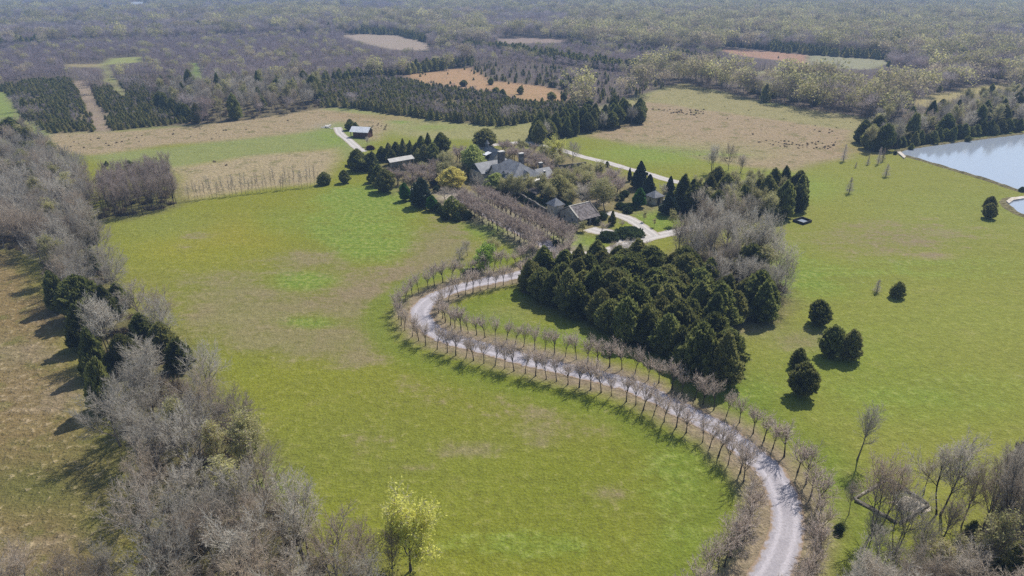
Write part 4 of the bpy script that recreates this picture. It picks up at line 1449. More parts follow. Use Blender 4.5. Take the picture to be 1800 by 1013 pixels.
# gabled bay and dormers breaking the long slope
part('cross_gable', gable(-5.5, -0.5, -7.6, -0.5, 5.5, 9.2, 'y', 0.2, 0.25), M['slate'], rf)
part('gable_wall', gable_walls(-5.2, -0.8, -7.3, -1.0, 5.4, 8.7, 'y'), M['stone'], man)
for xd in (2.2, 5.0):
    d = part('dormer', gable_walls(xd - 0.8, xd + 0.8, -5.6, -2.2, 7.0, 7.9, 'y'), M['stone'], rf)
    part('dormer_roof', gable(xd - 0.85, xd + 0.85, -5.7, -2.2, 7.05, 8.0, 'y', 0.12, 0.2), M['slate'], d)
d = part('dormer', gable_walls(5.2, 7.4, -1.1, 1.1, 6.9, 8.0, 'x'), M['stone'], rf)
part('dormer_roof', gable(5.2, 7.5, -1.1, 1.1, 6.95, 8.1, 'x', 0.12, 0.2), M['slate'], d)
m = MB()
m.add([(3.2, 2.2, 4.35), (8.6, 2.2, 4.35), (8.6, 7.6, 3.4), (3.2, 7.6, 3.4), (3.2, 2.2, 4.45), (8.6, 2.2, 4.45), (8.6, 7.6, 3.5), (3.2, 7.6, 3.5)], [(0, 3, 2, 1), (4, 5, 6, 7), (0, 1, 5, 4), (1, 2, 6, 5), (2, 3, 7, 6), (3, 0, 4, 7)])
m2 = MB()
m2.add([(x + 4.1, y, z) for x, y, z in ((4.5, 1.2, 4.9), (7.6, 1.2, 3.5), (7.6, 5.6, 3.5), (4.5, 5.6, 4.9), (4.5, 1.2, 5.0), (7.6, 1.2, 3.6), (7.6, 5.6, 3.6), (4.5, 5.6, 5.0))], [(0, 3, 2, 1), (4, 5, 6, 7), (0, 1, 5, 4), (1, 2, 6, 5), (2, 3, 7, 6), (3, 0, 4, 7)])
part('porch_roof', m2, M['copper'], man)
for yy in (1.5, 5.3):
    part('porch_post', bx(11.3, 11.5, yy - 0.1, yy + 0.1, -0.1, 3.5), M['trim'], man)
chimney(man, -9.6, 0.6, 4.0, 12.0, 1.5, 2.2)
chimney(man, -1.9, 4.2, 6.0, 12.4, 1.1, 1.6)
chimney(man, 2.2, 9.9, 4.0, 8.6, 0.9, 1.2)
chimney(man, 6.4, 8.6, 3.6, 6.4, 0.6, 0.6)
for xw in (-6.8, 1.2, 3.6, 6.2):
    for zz in (0.9, 3.5):
        window(man, xw, -6.2, zz, 1.0, 1.5, '-y')
window(man, -3.0, -7.3, 3.4, 1.4, 1.8, '-y')
for xw in (-15.8, -13.2, -10.6):
    window(man, xw, -8.5, 1.2, 1.1, 1.7, '-y')
for yw in (-2.2, 0.0, 2.0):
    window(man, 12.0, yw, 1.0, 1.0, 1.5, '+x')
for yw in (8.0, 10.6):
    window(man, 7.6, yw, 1.0, 1.0, 1.5, '+x')
dr_ = part('door', bx(-3.7, -2.3, -7.42, -7.28, 0.0, 2.4), M['barnwood'], man)
part('handle', bx(-2.5, -2.4, -7.5, -7.423, 1.0, 1.2), M['copper'], dr_)

# small steep roofed block behind the mansion
twr = empty('guest_house', (-7.0, 249.0, 0), AX, (1, 1, 0.82))
tag(twr, 'narrow steep roofed stone outbuilding with a thin spire behind the mansion', 'house')
part('wall', gable_walls(-4.2, 4.2, -3.2, 3.2, 5.2, 9.6, 'x'), M['stone'], twr)
r_ = part('roof', gable(-4.2, 4.2, -3.2, 3.2, 5.25, 9.7, 'x', 0.2, 0.3), M['slate'], twr)
m = MB()
m.tube([(-4.0, 0, 9.5), (-4.0, 0, 10.6)], [0.75, 0.65], 4, 0.5)
m.tube([(-4.0, 0, 10.603), (-4.0, 0, 12.6)], [0.95, 0.02], 4, 0.5)
part('spire', m, M['slate'], r_)
d = part('dormer', bx(-0.9, 1.1, -3.4, -1.6, 5.6, 7.2), M['dark'], r_)
m = MB()
m.add([(-1.2, -3.8, 7.15), (1.4, -3.8, 7.15), (1.4, -1.4, 8.0), (-1.2, -1.4, 8.0), (-1.2, -3.8, 7.27), (1.4, -3.8, 7.27), (1.4, -1.4, 8.12), (-1.2, -1.4, 8.12)], [(0, 3, 2, 1), (4, 5, 6, 7), (0, 1, 5, 4), (1, 2, 6, 5), (2, 3, 7, 6), (3, 0, 4, 7)])
part('dormer_roof', m, M['tin'], d)
part('balcony', bx(4.25, 5.4, -2.8, 2.8, 4.6, 4.8), M['trim'], twr)
for yw in (-1.4, 1.4):
    window(twr, 4.2, yw, 1.2, 1.1, 1.8, '+x')
window(twr, 4.2, 0, 5.6, 1.0, 1.4, '+x')

# the stone tower with a pyramid roof
tx, ty = G(976, 382)
tw = empty('stone_tower', (tx, ty, 0), AX)
tag(tw, 'pale square stone tower with a pointed slate roof beside the cottage', 'tower')
part('wall', bx(-1.75, 1.75, -1.75, 1.75, -0.2, 4.0), M['stone'], tw)
part('roof', hip(-2.1, 2.1, -2.1, 2.1, 4.003, height_at(ty, 347.5), 2.08), M['slate'], tw)
m = MB()
m.tube([(0, 0, height_at(ty, 347.5) - 0.3), (0, 0, height_at(ty, 347.5) + 0.7)], [0.07, 0.02], 5)
part('finial', m, M['copper'], tw)
window(tw, 0.6, -1.75, 2.5, 0.5, 0.7, '-y')
window(tw, -0.6, -1.75, 1.2, 0.5, 0.7, '-y')
part('door', bx(1.74, 1.84, -0.45, 0.45, 0, 2.0), M['barnwood'], tw)

px_, py_ = G(1150, 357)
pv_ = empty('garden_pavilion', (px_, py_, 0), AX)
tag(pv_, 'small stone pavilion with a dark pyramid roof by the magnolia', 'pavilion')
part('wall', bx(-1.8, 1.8, -1.8, 1.8, -0.2, 2.3), M['stone'], pv_)
part('roof', hip(-2.25, 2.25, -2.25, 2.25, 2.303, height_at(py_, 335), 2.23), M['slate'], pv_)
part('door', bx(1.79, 1.88, -0.5, 0.5, 0, 1.9), M['dark'], pv_)
window(pv_, 0.0, -1.8, 0.9, 0.8, 0.9, '-y')

# the stone cottage: local x along its gable end, local y along the ridge
cxw, cyw = G(981, 384)
ct = empty('stone_cottage', (cxw + 0.4, cyw - 0.2, 0), R(-54.5), (0.88, 0.88, 0.9))
tag(ct, 'low old stone cottage with a weathered grey shingle roof', 'house')
part('wall', gable_walls(0, 9.4, 0, 8.6, 2.5, 5.1, 'y'), M['boards'], ct)
rf = part('roof', gable(0.1, 9.3, 0.25, 8.6, 2.6, 5.2, 'y', 0.22, 0.5), M['shingle'], ct)
part('ridge_cap', bx(4.45, 4.95, -0.25, 9.1, 5.3, 5.52), M['boards'], rf)
part('gable_coping', gable(-0.05, 9.45, -0.1, 0.2, 2.75, 5.45, 'y', 0.16, 0.12), M['stone'], ct)
part('gable_coping', gable(-0.05, 9.45, 8.65, 8.95, 2.75, 5.45, 'y', 0.16, 0.12), M['stone_dark'], ct)
part('doorway', bx(9.39, 9.46, 2.6, 5.2, 0, 2.1), M['dark'], ct)
part('doorway', bx(9.39, 9.46, 6.0, 7.6, 0, 2.1), M['dark'], ct)
for k in range(3):
    part('porch_post', bx(10.3, 10.5, 0.6 + 3.6 * k, 0.8 + 3.6 * k, -0.1, 2.15), M['boards'], ct)
m = MB()
m.add([(9.2, 0, 2.75), (10.8, 0, 2.15), (10.8, 8.6, 2.15), (9.2, 8.6, 2.75), (9.2, 0, 2.87), (10.8, 0, 2.27), (10.8, 8.6, 2.27), (9.2, 8.6, 2.87)], [(0, 3, 2, 1), (4, 5, 6, 7), (0, 1, 5, 4), (1, 2, 6, 5), (2, 3, 7, 6), (3, 0, 4, 7)])
part('porch_roof', m, M['shingle'], ct)
window(ct, 2.6, 0, 1.0, 0.8, 0.9, '-y')
window(ct, 6.6, 0, 1.0, 0.8, 0.9, '-y')

# barn with the white roof
bx_, by_ = G(636, 243)
bn = empty('barn', (bx_, by_ + 2.5, 0), R(-14))
tag(bn, 'brown barn with a gleaming white tin roof at the end of the track', 'barn')
part('wall', gable_walls(-3.4, 3.6, -2.6, 2.6, 2.7, 4.3, 'x'), M['barnwood'], bn)
part('roof', gable(-4.6, 3.7, -2.7, 2.7, 2.75, 4.4, 'x', 0.12, 0.35), M['tin'], bn)
part('door', bx(-3.48, -3.38, -1.2, 1.2, 0, 2.3), M['dark'], bn)
for yy in (-2.5, 2.5):
    part('post', bx(-4.6, -4.4, yy - 0.1, yy + 0.1, -0.1, 2.8), M['barnwood'], bn)

sx_, sy_ = G(706, 296)
sh = empty('open_shed', (sx_, sy_, 0), R(18))
tag(sh, 'open shed with a pale grey sloping roof behind purplish bare trees', 'shed')
part('back_wall', bx(-4, 4, 2.3, 2.5, -0.1, 2.8), M['boards'], sh)
m = MB()
m.add([(-4.6, -3, 3.0), (4.6, -3, 3.9), (4.6, 3, 3.9), (-4.6, 3, 3.0), (-4.6, -3, 3.18), (4.6, -3, 4.08), (4.6, 3, 4.08), (-4.6, 3, 3.18)], [(0, 3, 2, 1), (4, 5, 6, 7), (0, 1, 5, 4), (1, 2, 6, 5), (2, 3, 7, 6), (3, 0, 4, 7)])
part('roof', m, M['concrete'], sh)
for xx in (-4.2, 4.2):
    part('post', bx(xx - 0.12, xx + 0.12, -2.8, -2.6, -0.1, 3.0 if xx < 0 else 3.8), M['boards'], sh)

# long sheds far behind
for (x_, y_, L_, mat, lab, rz) in ((243, 12.5, 26, 'tin', 'long white roofed shed far off among the woods', 0.02), (22, 17, 40, 'concrete', 'long low grey shed at the edge of the far woods', -0.05)):
    qx, qy = G(x_, y_)
    f_ = empty('long_shed', (qx, qy, 0), rz)
    tag(f_, lab, 'shed')
    part('wall', gable_walls(-L_ / 2, L_ / 2, -6, 6, 6.0, 9.0, 'x'), M['boards'], f_)
    part('roof', gable(-L_ / 2, L_ / 2, -6, 6, 6.05, 11.0, 'x', 0.3, 0.6), M[mat], f_)


# walls
def wall_line(name, line, th, h, mat, label, cat, z=0):
    m = MB()
    n = len(line)
    r = np.random.default_rng(n)
    vs, fs = [], []
    for i, p in enumerate(line):
        d = unit(np.asarray(line[min(i + 1, n - 1)]) - np.asarray(line[max(i - 1, 0)]))
        nn = np.array((-d[1], d[0])) * th / 2
        hh = h * (1 + 0.06 * r.normal())
        vs += [(p[0] - nn[0], p[1] - nn[1], -0.1), (p[0] + nn[0], p[1] + nn[1], -0.1), (p[0] + nn[0], p[1] + nn[1], hh), (p[0] - nn[0], p[1] - nn[1], hh)]
    for i in range(n - 1):
        for k in range(4):
            fs.append((i * 4 + k, i * 4 + (k + 1) % 4, i * 4 + 4 + (k + 1) % 4, i * 4 + 4 + k))
    fs += [(0, 3, 2, 1), tuple(4 * (n - 1) + k for k in range(4))]
    m.add(vs, fs)
    o = link(name, m.mesh(name, M[mat]))
    return tag(o, label, cat)


wall_line('garden_wall', curve(GP([(903, 344), (930, 360), (962, 380)])), 0.5, 2.0, 'stone_dark', 'long stone garden wall running from the mansion to the tower', 'wall')
wall_line('garden_wall', curve(GP([(975, 297), (992, 296), (1012, 294), (1034, 290)])), 0.5, 1.4, 'stone_dark', 'low grey stone wall curving below the round bare tree', 'wall')
q1, q2 = G(925, 352), G(960, 345)
pg = empty('pergola', ((q1[0] + q2[0]) / 2, (q1[1] + q2[1]) / 2, 0), AX)
tag(pg, 'flat brown slatted pergola inside the garden wall', 'pergola')
m = MB()
for k in range(12):
    m.box(-3 + k * 0.5, -2.8 + k * 0.5, -2.4, 2.4, 2.5, 2.65)
for yy in (-2.2, 2.1):
    m.box(-3.2, 3.2, yy, yy + 0.14, 2.36, 2.497)
part('slatted_roof', m, M['shingle'], pg)
for xx in (-2.9, 2.75):
    for yy in (-2.2, 2.1):
        part('post', bx(xx, xx + 0.15, yy, yy + 0.14, -0.1, 2.357), M['boards'], pg)

# stock tank by the evergreen clump
c4 = [np.array(G(*p)) for p in ((1393, 389.5), (1410, 384.5), (1427, 391), (1412, 396))]
tk = empty('water_tank', (*(sum(c4) / 4), 0), 0)
tag(tk, 'dark rectangular water trough sunk in the grass below the evergreens', 'trough')
m = MB()
cen = sum(c4) / 4
for i in range(4):
    a, b2 = c4[i] - cen, c4[(i + 1) % 4] - cen
    ai, bi = a * 0.88, b2 * 0.88
    m.add([(*a, -0.1), (*b2, -0.1), (*bi, -0.1), (*ai, -0.1), (*a, 0.7), (*b2, 0.7), (*bi, 0.7), (*ai, 0.7)], [(0, 1, 2, 3), (4, 7, 6, 5), (0, 4, 5, 1), (1, 5, 6, 2), (2, 6, 7, 3), (3, 7, 4, 0)])
part('rim', m, M['dark'], tk)
m = MB()
m.add([(*((c - cen) * 0.875), 0.12) for c in c4], [(0, 1, 2, 3)])
part('water', m, M['water'], tk)

# ruined foundation in the corner grove
M['ruin_stone'] = mat_noise('ruin_stone', (0.15, 0.13, 0.11), (0.36, 0.32, 0.26), 0.9, 2.5, 0.95, 0.1, 0.7)
c4 = [np.array(G(*p)) for p in ((1500, 879), (1560, 843), (1634, 889), (1580, 922))]
cen = sum(c4) / 4
rn = empty('ruined_foundation', (*cen, 0), 0)
tag(rn, 'roofless rectangle of low crumbling dark walls with white sand inside', 'ruin')
for i in range(4):
    m = MB()
    a, b2 = c4[i] - cen, c4[(i + 1) % 4] - cen
    d = unit(b2 - a)
    nn = np.array((-d[1], d[0])) * 0.17
    L_ = np.linalg.norm(b2 - a)
    k_ = int(L_ / 0.7)
    r = np.random.default_rng(70 + i)
    vs, fs = [], []
    for k in range(k_ + 1):
        p0 = a + d * (0.22 + (L_ - 0.44) * k / k_)
        for s_ in (-1, 1):
            hh = r.uniform(0.15, 0.5)
            jj = r.uniform(0.85, 1.15)
            vs += [(*(p0 + s_ * nn * jj), -0.1), (*(p0 + s_ * nn * jj), hh)]
    for k in range(k_):
        q = k * 4
        fs += [(q, q + 4, q + 5, q + 1), (q + 2, q + 3, q + 7, q + 6), (q + 1, q + 5, q + 7, q + 3)]
    fs += [(0, 1, 3, 2), (4 * k_, 4 * k_ + 2, 4 * k_ + 3, 4 * k_ + 1)]
    m.add(vs, fs, [float(r.uniform()) for _ in vs])
    part('wall', m, M['ruin_stone'], rn)
m = MB()
r = np.random.default_rng(8)
pc = np.array(G(1602, 888)) - cen
ring = [(pc[0] + (2.4 + r.uniform(-1.1, 0.9)) * math.cos(a), pc[1] + (1.9 + r.uniform(-0.9, 0.8)) * math.sin(a), 0.02) for a in np.arange(0, 6.28, 0.4)]
m.add(ring + [(pc[0], pc[1], 0.3)], [(i, (i + 1) % len(ring), len(ring)) for i in range(len(ring))])
part('sand_floor', m, mat_noise('tan_sand', (0.52, 0.44, 0.33), (0.72, 0.63, 0.50), 0.9, 3.0, 0.95, 0.1, 0.5), rn)

# pale heap by the field track
hx, hy = G(577, 224)
m = MB()
r = np.random.default_rng(9)
for k in range(26):
    x_, y_ = r.normal() * 1.6, r.normal() * 1.6
    s = r.uniform(0.3, 0.8)
    z_ = max(0, 1.0 - math.hypot(x_, y_) * 0.4) * r.uniform(0, 1)
    a = r.uniform(0, 6.28)
    ca_, sa_ = math.cos(a) * s, math.sin(a) * s
    m.add([(x_ + q * ca_ - w_ * sa_ * 0.6, y_ + q * sa_ + w_ * ca_ * 0.6, z_ + zz * s * 0.7 - 0.1) for zz in (0, 1) for q, w_ in ((-1, -1), (1, -1), (0.8, 1), (-0.9, 0.9))], [(3, 2, 1, 0), (4, 5, 6, 7), (0, 1, 5, 4), (1, 2, 6, 5), (2, 3, 7, 6), (3, 0, 4, 7)], float(r.uniform()))
o = link('rubble', m.mesh('rubble', M['trim']))
o.location = (hx, hy, 0)
tag(o, 'heap of pale broken rubble beside the field track', 'rubble', None, 'stuff')

# ------------------------------------------------------------------ planting
ONES = ['', 'first', 'second', 'third', 'fourth', 'fifth', 'sixth', 'seventh', 'eighth', 'ninth', 'tenth', 'eleventh', 'twelfth', 'thirteenth', 'fourteenth', 'fifteenth', 'sixteenth', 'seventeenth', 'eighteenth', 'nineteenth']
TENS = ['', '', 'twenty', 'thirty', 'forty', 'fifty', 'sixty', 'seventy', 'eighty', 'ninety']
TENTH = ['', '', 'twentieth', 'thirtieth', 'fortieth', 'fiftieth', 'sixtieth', 'seventieth', 'eightieth', 'ninetieth']


def nth(n):
    if n < 20:
        return ONES[n]
    if n >= 100:
        return ('hundredth' if n == 100 else 'hundred and ' + nth(n - 100))
    return TENTH[n // 10] if n % 10 == 0 else TENS[n // 10] + '-' + ONES[n % 10]


NAME = dict(bare_spread=('bare_tree', 'tree'), bare_pale=('pale_tree', 'tree'), bare_upright=('slender_tree', 'tree'), slim=('slender_tree', 'tree'), bare_forked=('forked_tree', 'tree'), vase=('avenue_tree', 'tree'), myrtle=('avenue_tree', 'tree'), sapling=('sapling', 'sapling'),
            bud=('budding_tree', 'tree'), bud_olive=('budding_tree', 'tree'), bud_light=('budding_tree', 'tree'), fresh=('budding_tree', 'tree'), bud_red=('budding_tree', 'tree'), rust=('rusty_tree', 'tree'), young=('young_tree', 'tree'),
            cedar=('cedar_tree', 'evergreen'), cedar_round=('cedar_tree', 'evergreen'), arborvitae=('arborvitae', 'evergreen'), magnolia=('magnolia_tree', 'evergreen'), yellow_round=('yellow_tree', 'tree'),
            willow=('willow_tree', 'tree'), live_oak=('live_oak', 'tree'), juniper=('juniper_shrub', 'shrub'), bush=('garden_shrub', 'shrub'), maroon_bush=('maroon_shrub', 'shrub'), pine=('pine_tree', 'evergreen'), cypress=('bare_conifer', 'conifer'))
PLANTS = []   # everything planted: dicts, labelled at the end
trng = np.random.default_rng(404)


def plant(kind, x, y, h, wdt, label=None, group=None, area=None, name=None, var=None):
    PLANTS.append(dict(kind=kind, x=float(x), y=float(y), h=float(h), w=float(wdt), label=label, group=group, area=area, name=name, var=var))


def at(kind, px, pb, pt, wpx, label, group=None, name=None, var=None):
    """a tree surveyed in the photograph: foot, top and crown width"""
    x, y = G(px, pb)
    h = height_at(y, pt)
    plant(kind, x, y, h, wpx * depth(y, h * 0.5) / FPX, label, group, None, name, var)


def fill(area, poly_px, spacing, chooser, group, keep=0.6):
    """natural spacing inside a plot, leaving room for what already stands there"""
    poly = GP(poly_px)
    lo, hi = np.min(poly, 0), np.max(poly, 0)
    pts = []
    old = [(p['x'], p['y'], p['w']) for p in PLANTS]
    n = int((hi[0] - lo[0]) * (hi[1] - lo[1]) / spacing ** 2 * 14)
    cx_, cy_ = trng.uniform(lo[0], hi[0], n), trng.uniform(lo[1], hi[1], n)
    ok = inside(poly, cx_, cy_)
    for x, y in zip(cx_[ok], cy_[ok]):
        if any((x - a) ** 2 + (y - b_) ** 2 < spacing ** 2 for a, b_ in pts):
            continue
        if any((x - a) ** 2 + (y - b_) ** 2 < (spacing * keep) ** 2 for a, b_, w_ in old):
            continue
        if area == 'belt':
            qx, qy = to_px(x, y)
            if any(p['kind'] == 'cedar' and p['area'] is None and abs(qx - p['qx']) < 0.5 * p['qw'] + 16 and -12 < qy - p['qy'] < 62 for p in BELT_CEDARS):
                continue
        pts.append((x, y))
        kind, h, wdt = chooser(x, y)
        plant(kind, x, y, h, wdt, None, group, area)


# --- the two rows along the drive and the avenue
def row(line, off, step, start=0.0, skip=lambda x, y: False):
    out, acc, nxt = [], 0.0, start
    for i in range(len(line) - 1):
        a, b_ = line[i], line[i + 1]
        L_ = np.linalg.norm(b_ - a)
        while acc + L_ >= nxt:
            t = (nxt - acc) / L_
            p = a + (b_ - a) * t
            d = unit(line[min(i + 2, len(line) - 1)] - line[max(i - 1, 0)])
            p = p + np.array((-d[1], d[0])) * off
            if not skip(*p):
                out.append(p + trng.normal(size=2) * 0.12)
            nxt += step
        acc += L_
    return out


D2 = np.array(DRIVE)
for off, side, grp in ((4.7, 'outer row', 'bare trees in the outer row along the winding drive'), (-4.0, 'inner row', 'bare trees in the inner row along the winding drive')):
    pts = row(DRIVE, off, 2.05 if off > 0 else 2.15, 0.0)
    keep_ = []
    for p in pts:
        qx, qy = to_px(p[0], p[1])
        if qy > 1130 or (keep_ and np.linalg.norm(p - keep_[-1]) < 1.5):
            continue
        keep_.append(p)
    n = len(keep_)
    for i, p in enumerate(keep_):
        big_ = trng.uniform(0.8, 1.15) * (1.1 if p[1] < 85 else 1.0)
        plant('vase', p[0], p[1], 5.4 * big_, 3.8 * big_ * trng.uniform(0.9, 1.15), 'bare vase-shaped tree, %s of the %s counted up the winding drive' % (nth(i + 1), side), grp)
for off in (3.1, 5.4, -3.1, -5.4):
    pts = row(ALLEE[:-2], off, 2.6, 1.2 + (1.3 if abs(off) > 5 else 0))
    grp = 'purplish bare trees along the straight avenue'
    nm = {3.1: 'lawn side inner row', 5.4: 'lawn side outer row', -3.1: 'house side inner row', -5.4: 'house side outer row'}[off]
    for i, p in enumerate(pts):
        if off == 5.4 and i > len(pts) * 0.92:
            continue
        big_ = trng.uniform(0.9, 1.15)
        plant('myrtle', p[0], p[1], 5.3 * big_, 4.8 * big_, 'purplish bare tree, %s of the avenue\'s %s' % (nth(i + 1), nm), grp)

# --- single trees one can point to
at('bud', 722, 1004, 872, 118, 'large yellow-green budding tree standing on the lower edge of the lawn')
at('bare_pale', 648, 1010, 905, 90, 'pale bare leaning tree next to the large yellow-green tree')
at('bare_upright', 690, 1030, 930, 46, 'thin bare tree under the large yellow-green tree')
at('fresh', 856, 474, 428, 50, 'fresh bright green small tree inside the bend of the drive')
at('bud_olive', 865, 452, 415, 38, 'pale olive tree just behind the bright green tree by the bend')
at('bare_upright', 822, 450, 420, 26, 'small bare tree beside the bright green tree by the bend')
at('bare_spread', 808, 463, 432, 26, 'short bare tree nearest the lawn by the bend')
at('bush', 828, 482, 474, 30, 'low dark shrub beneath the bright green tree by the bend')
at('bare_upright', 1507, 808, 706, 60, 'slim lone bare tree standing in the meadow above the ruin')
at('bare_forked', 1650, 905, 758, 112, 'great many-stemmed bare tree right behind the sandy ruin')
at('bare_forked', 1535, 940, 798, 92, 'round topped bare tree rising in front of the ruin wall')
at('bare_forked', 1572, 972, 850, 80, 'dark forked bare tree at the front corner of the ruin')
at('bare_upright', 1492, 905, 848, 32, 'little bare tree at the meadow corner of the ruin')
at('bare_upright', 1624, 868, 800, 40, 'thin bare tree just behind the great many-stemmed tree')
at('bare_upright', 1592, 852, 815, 22, 'spindly bare sapling behind the ruin wall')
at('bare_upright', 1718, 945, 782, 70, 'tall leaning bare tree on the edge of the corner grove')
at('bare_forked', 1768, 990, 768, 120, 'huge dark trunked bare tree in the corner grove')
at('cedar', 1802, 880, 768, 70, 'dark cedar at the back of the corner grove')
at('bud_olive', 1795, 985, 850, 90, 'pale olive budding tree in the corner grove')
at('bush', 1474, 936, 922, 16, 'small dark shrub alone on the path by the ruin')
for i, (x_, pb, pt, wp, lab) in enumerate(((1437, 571, 529, 42, 'lone dark cedar nearest the grove on the east meadow'), (1459, 627, 574, 44, 'paler cedar of the touching pair on the east meadow'), (1491, 632, 581, 42, 'darker cedar of the touching pair on the east meadow'),
                                           (1402, 648, 613, 35, 'smaller cedar of the stacked pair below the lone cedar'), (1408, 694, 640, 45, 'larger cedar of the stacked pair below the lone cedar'), (1576, 523, 496, 28, 'small round cedar out in the middle of the east meadow'),
                                           (1738, 371, 346, 22, 'upper cedar of the pair near the small pond'), (1737, 384, 358, 25, 'lower cedar of the pair near the small pond'))):
    at('cedar_round', x_, pb, pt, wp, lab, 'dark cedars dotting the east meadow')
at('cypress', 1541, 514, 491, 17, 'small greyish shrubby conifer beside the round meadow cedar')
for x_, pb, pt, wp, lab in ((1482, 284, 253, 14, 'tall thin bare conifer at the corner of the straw field'), (1504, 295, 285, 6, 'tiny thin bare conifer on the meadow by the pond'), (1525, 290, 274, 9, 'small bare conifer between the two tall ones by the pond'), (1543, 289, 258, 11, 'tall slim bare conifer near the pond tip'),
                            (1551, 284, 260, 11, 'slim bare conifer close behind another near the pond tip'), (1557, 311, 288, 16, 'bushy grey bare conifer below the pond tip'), (1492, 340, 311, 17, 'bushy grey bare conifer farthest down the east meadow')):
    at('cypress', x_, pb, pt, wp, lab, 'bare grey conifers near the pond')
at('cedar_round', 1601, 263, 252, 11, 'small round cedar on the bank at the pond tip')
at('cedar_round', 1701, 249, 239, 10, 'small round cedar farther along the far pond bank')
at('bush', 1573, 272, 266, 6, 'tiny dark shrub where the pond bank begins')
at('bush', 1796, 337, 329, 10, 'tiny dark shrub on the near bank of the large pond')
at('bare_forked', 1251, 304, 253, 32, 'bare twin-stemmed tree, farthest from the straw field of three on the lane', 'three tall bare trees by the straw field')
at('bare_spread', 1280, 300, 251, 36, 'broadest bare tree in the middle of three by the straw field', 'three tall bare trees by the straw field')
at('bare_forked', 1302, 304, 270, 28, 'lowest bare tree of three by the straw field', 'three tall bare trees by the straw field')
# behind and around the mansion
at('cedar_round', 853, 257, 227, 43, 'broad dark evergreen alone behind the mansion by the lane')
at('bud_red', 977, 282, 238, 38, 'yellow-green tree with a reddish trunk behind the mansion')
at('rust', 986, 282, 262, 15, 'small rusty brown tree next to the reddish trunk')
at('bare_spread', 1007, 292, 246, 38, 'large round headed bare tree above the low stone wall')
at('cedar', 1067, 294, 284, 8, 'small dark cedar alone beside the pale lane')
at('live_oak', 981, 349, 307, 44, 'round olive evergreen oak beside the tower')
at('bare_spread', 1021, 365, 322, 50, 'broad bare tree on the gravel behind the cottage')
at('bud_olive', 1063, 370, 315, 58, 'large round olive budding tree behind the cottage')
at('bud_olive', 905, 349, 309, 46, 'greyish budding tree in front of the mansion walls')
at('bare_spread', 841, 342, 305, 36, 'fan shaped bare tree at the head of the avenue')
at('willow', 873, 334, 305, 42, 'pale green weeping tree close to the mansion front')
at('willow', 832, 309, 255, 52, 'tall pale green weeping tree at the side of the mansion')
at('yellow_round', 796, 331, 294, 45, 'round bright yellow tree at the courtyard')
at('magnolia', 766, 327, 304, 20, 'dark glossy tree behind the round yellow tree')
at('bush', 768, 338, 327, 12, 'bright small shrub beneath the round yellow tree')
at('magnolia', 771, 300, 279, 22, 'dark glossy tree against the cedar row')
at('magnolia', 741, 363, 313, 36, 'broad dark blue-green tree on the lawn edge of the garden')
at('arborvitae', 712, 353, 322, 18, 'smooth green cone tree farther out on the lawn edge', 'smooth green cone trees')
at('arborvitae', 760, 370, 344, 19, 'smooth green cone tree nearer the avenue', 'smooth green cone trees')
at('arborvitae', 1123, 364, 331, 21, 'smooth green cone tree by the pavilion', 'smooth green cone trees')
at('pine', 795, 382, 345, 36, 'loose grey-green pine at the lawn edge of the garden')
at('pine', 812, 384, 358, 24, 'smaller loose pine closest to the avenue')
at('bare_spread', 783, 353, 326, 38, 'low bare tree between the courtyard and the pines')
at('bare_upright', 645, 258, 240, 12, 'pale bare tree beside the maroon shrub')
at('maroon_bush', 651, 263, 256, 15, 'low dark maroon shrub near the barn')
for x_, pb, pt, wp, lab in ((630, 300, 263, 36, 'broad cedar at the lawn corner of the garden'), (650, 301, 268, 30, 'broad cedar next to the corner cedar'), (655, 321, 292, 22, 'cedar nestled under the purplish bare trees'), (667, 326, 290, 26, 'cedar in front of the open shed'), (678, 337, 299, 34, 'large cedar jutting onto the lawn'),
                            (606, 322, 300, 18, 'small cedar alone on the lawn below the track'), (570, 325, 303, 24, 'small olive cedar at the end of the sapling line'), (616, 229, 210, 18, 'larger cedar of the pair behind the barn'), (626, 229, 215, 14, 'smaller cedar of the pair behind the barn'), (776, 276, 235, 29, 'tallest broad cedar at the end of the garden cedar row'),
                            (754, 282, 236, 13, 'narrow spire-topped cedar in the garden cedar row')):
    at('cedar', x_, pb, pt, wp, lab)
for i, (x_, pb, pt, wp) in enumerate(((672, 284, 258, 20), (684, 283, 252, 20), (697, 282, 250, 20), (710, 283, 245, 20), (722, 284, 248, 18), (733, 283, 252, 18), (742, 281, 240, 22), (748, 290, 255, 24), (762, 290, 253, 24), (736, 291, 262, 22), (720, 276, 252, 18), (690, 290, 264, 20))):
    at('cedar', x_, pb, pt, wp, 'dark cedar, %s along the garden cedar row from the barn track' % nth(i + 1), 'cedars in the garden row behind the shed')
# low purplish trees grouped round the garden
pi_ = 0
for (x0, y0, x1, y1, n, wp, hp, lab, grp) in ((690, 330, 768, 305, 13, 26, 27, 'low purplish bare tree in the thicket below the open shed', 'purplish bare thicket by the shed'), (1005, 335, 1095, 345, 12, 30, 30, 'low reddish bare tree in the thicket beyond the cottage', 'reddish bare thicket beyond the cottage'),
                                             (880, 275, 945, 292, 11, 28, 24, 'low reddish bare tree in the thicket behind the mansion', 'reddish bare thicket behind the mansion'), (800, 292, 835, 300, 4, 30, 32, 'greyish bare tree beside the tall weeping tree', 'bare trees beside the tall weeping tree'),
                                             (935, 300, 975, 310, 6, 26, 24, 'low bare tree between the mansion and the stone wall', 'bare trees beside the mansion')):
    for i in range(n):
        u_ = (i + 0.5) / n
        xx = x0 + (x1 - x0) * u_ + trng.normal() * 4
        yy = (y0 + (y1 - y0) * u_) + trng.uniform(-9, 9)
        at('myrtle', xx, yy, yy - hp * trng.uniform(0.9, 1.1), wp, lab, grp, 'bare_tree')
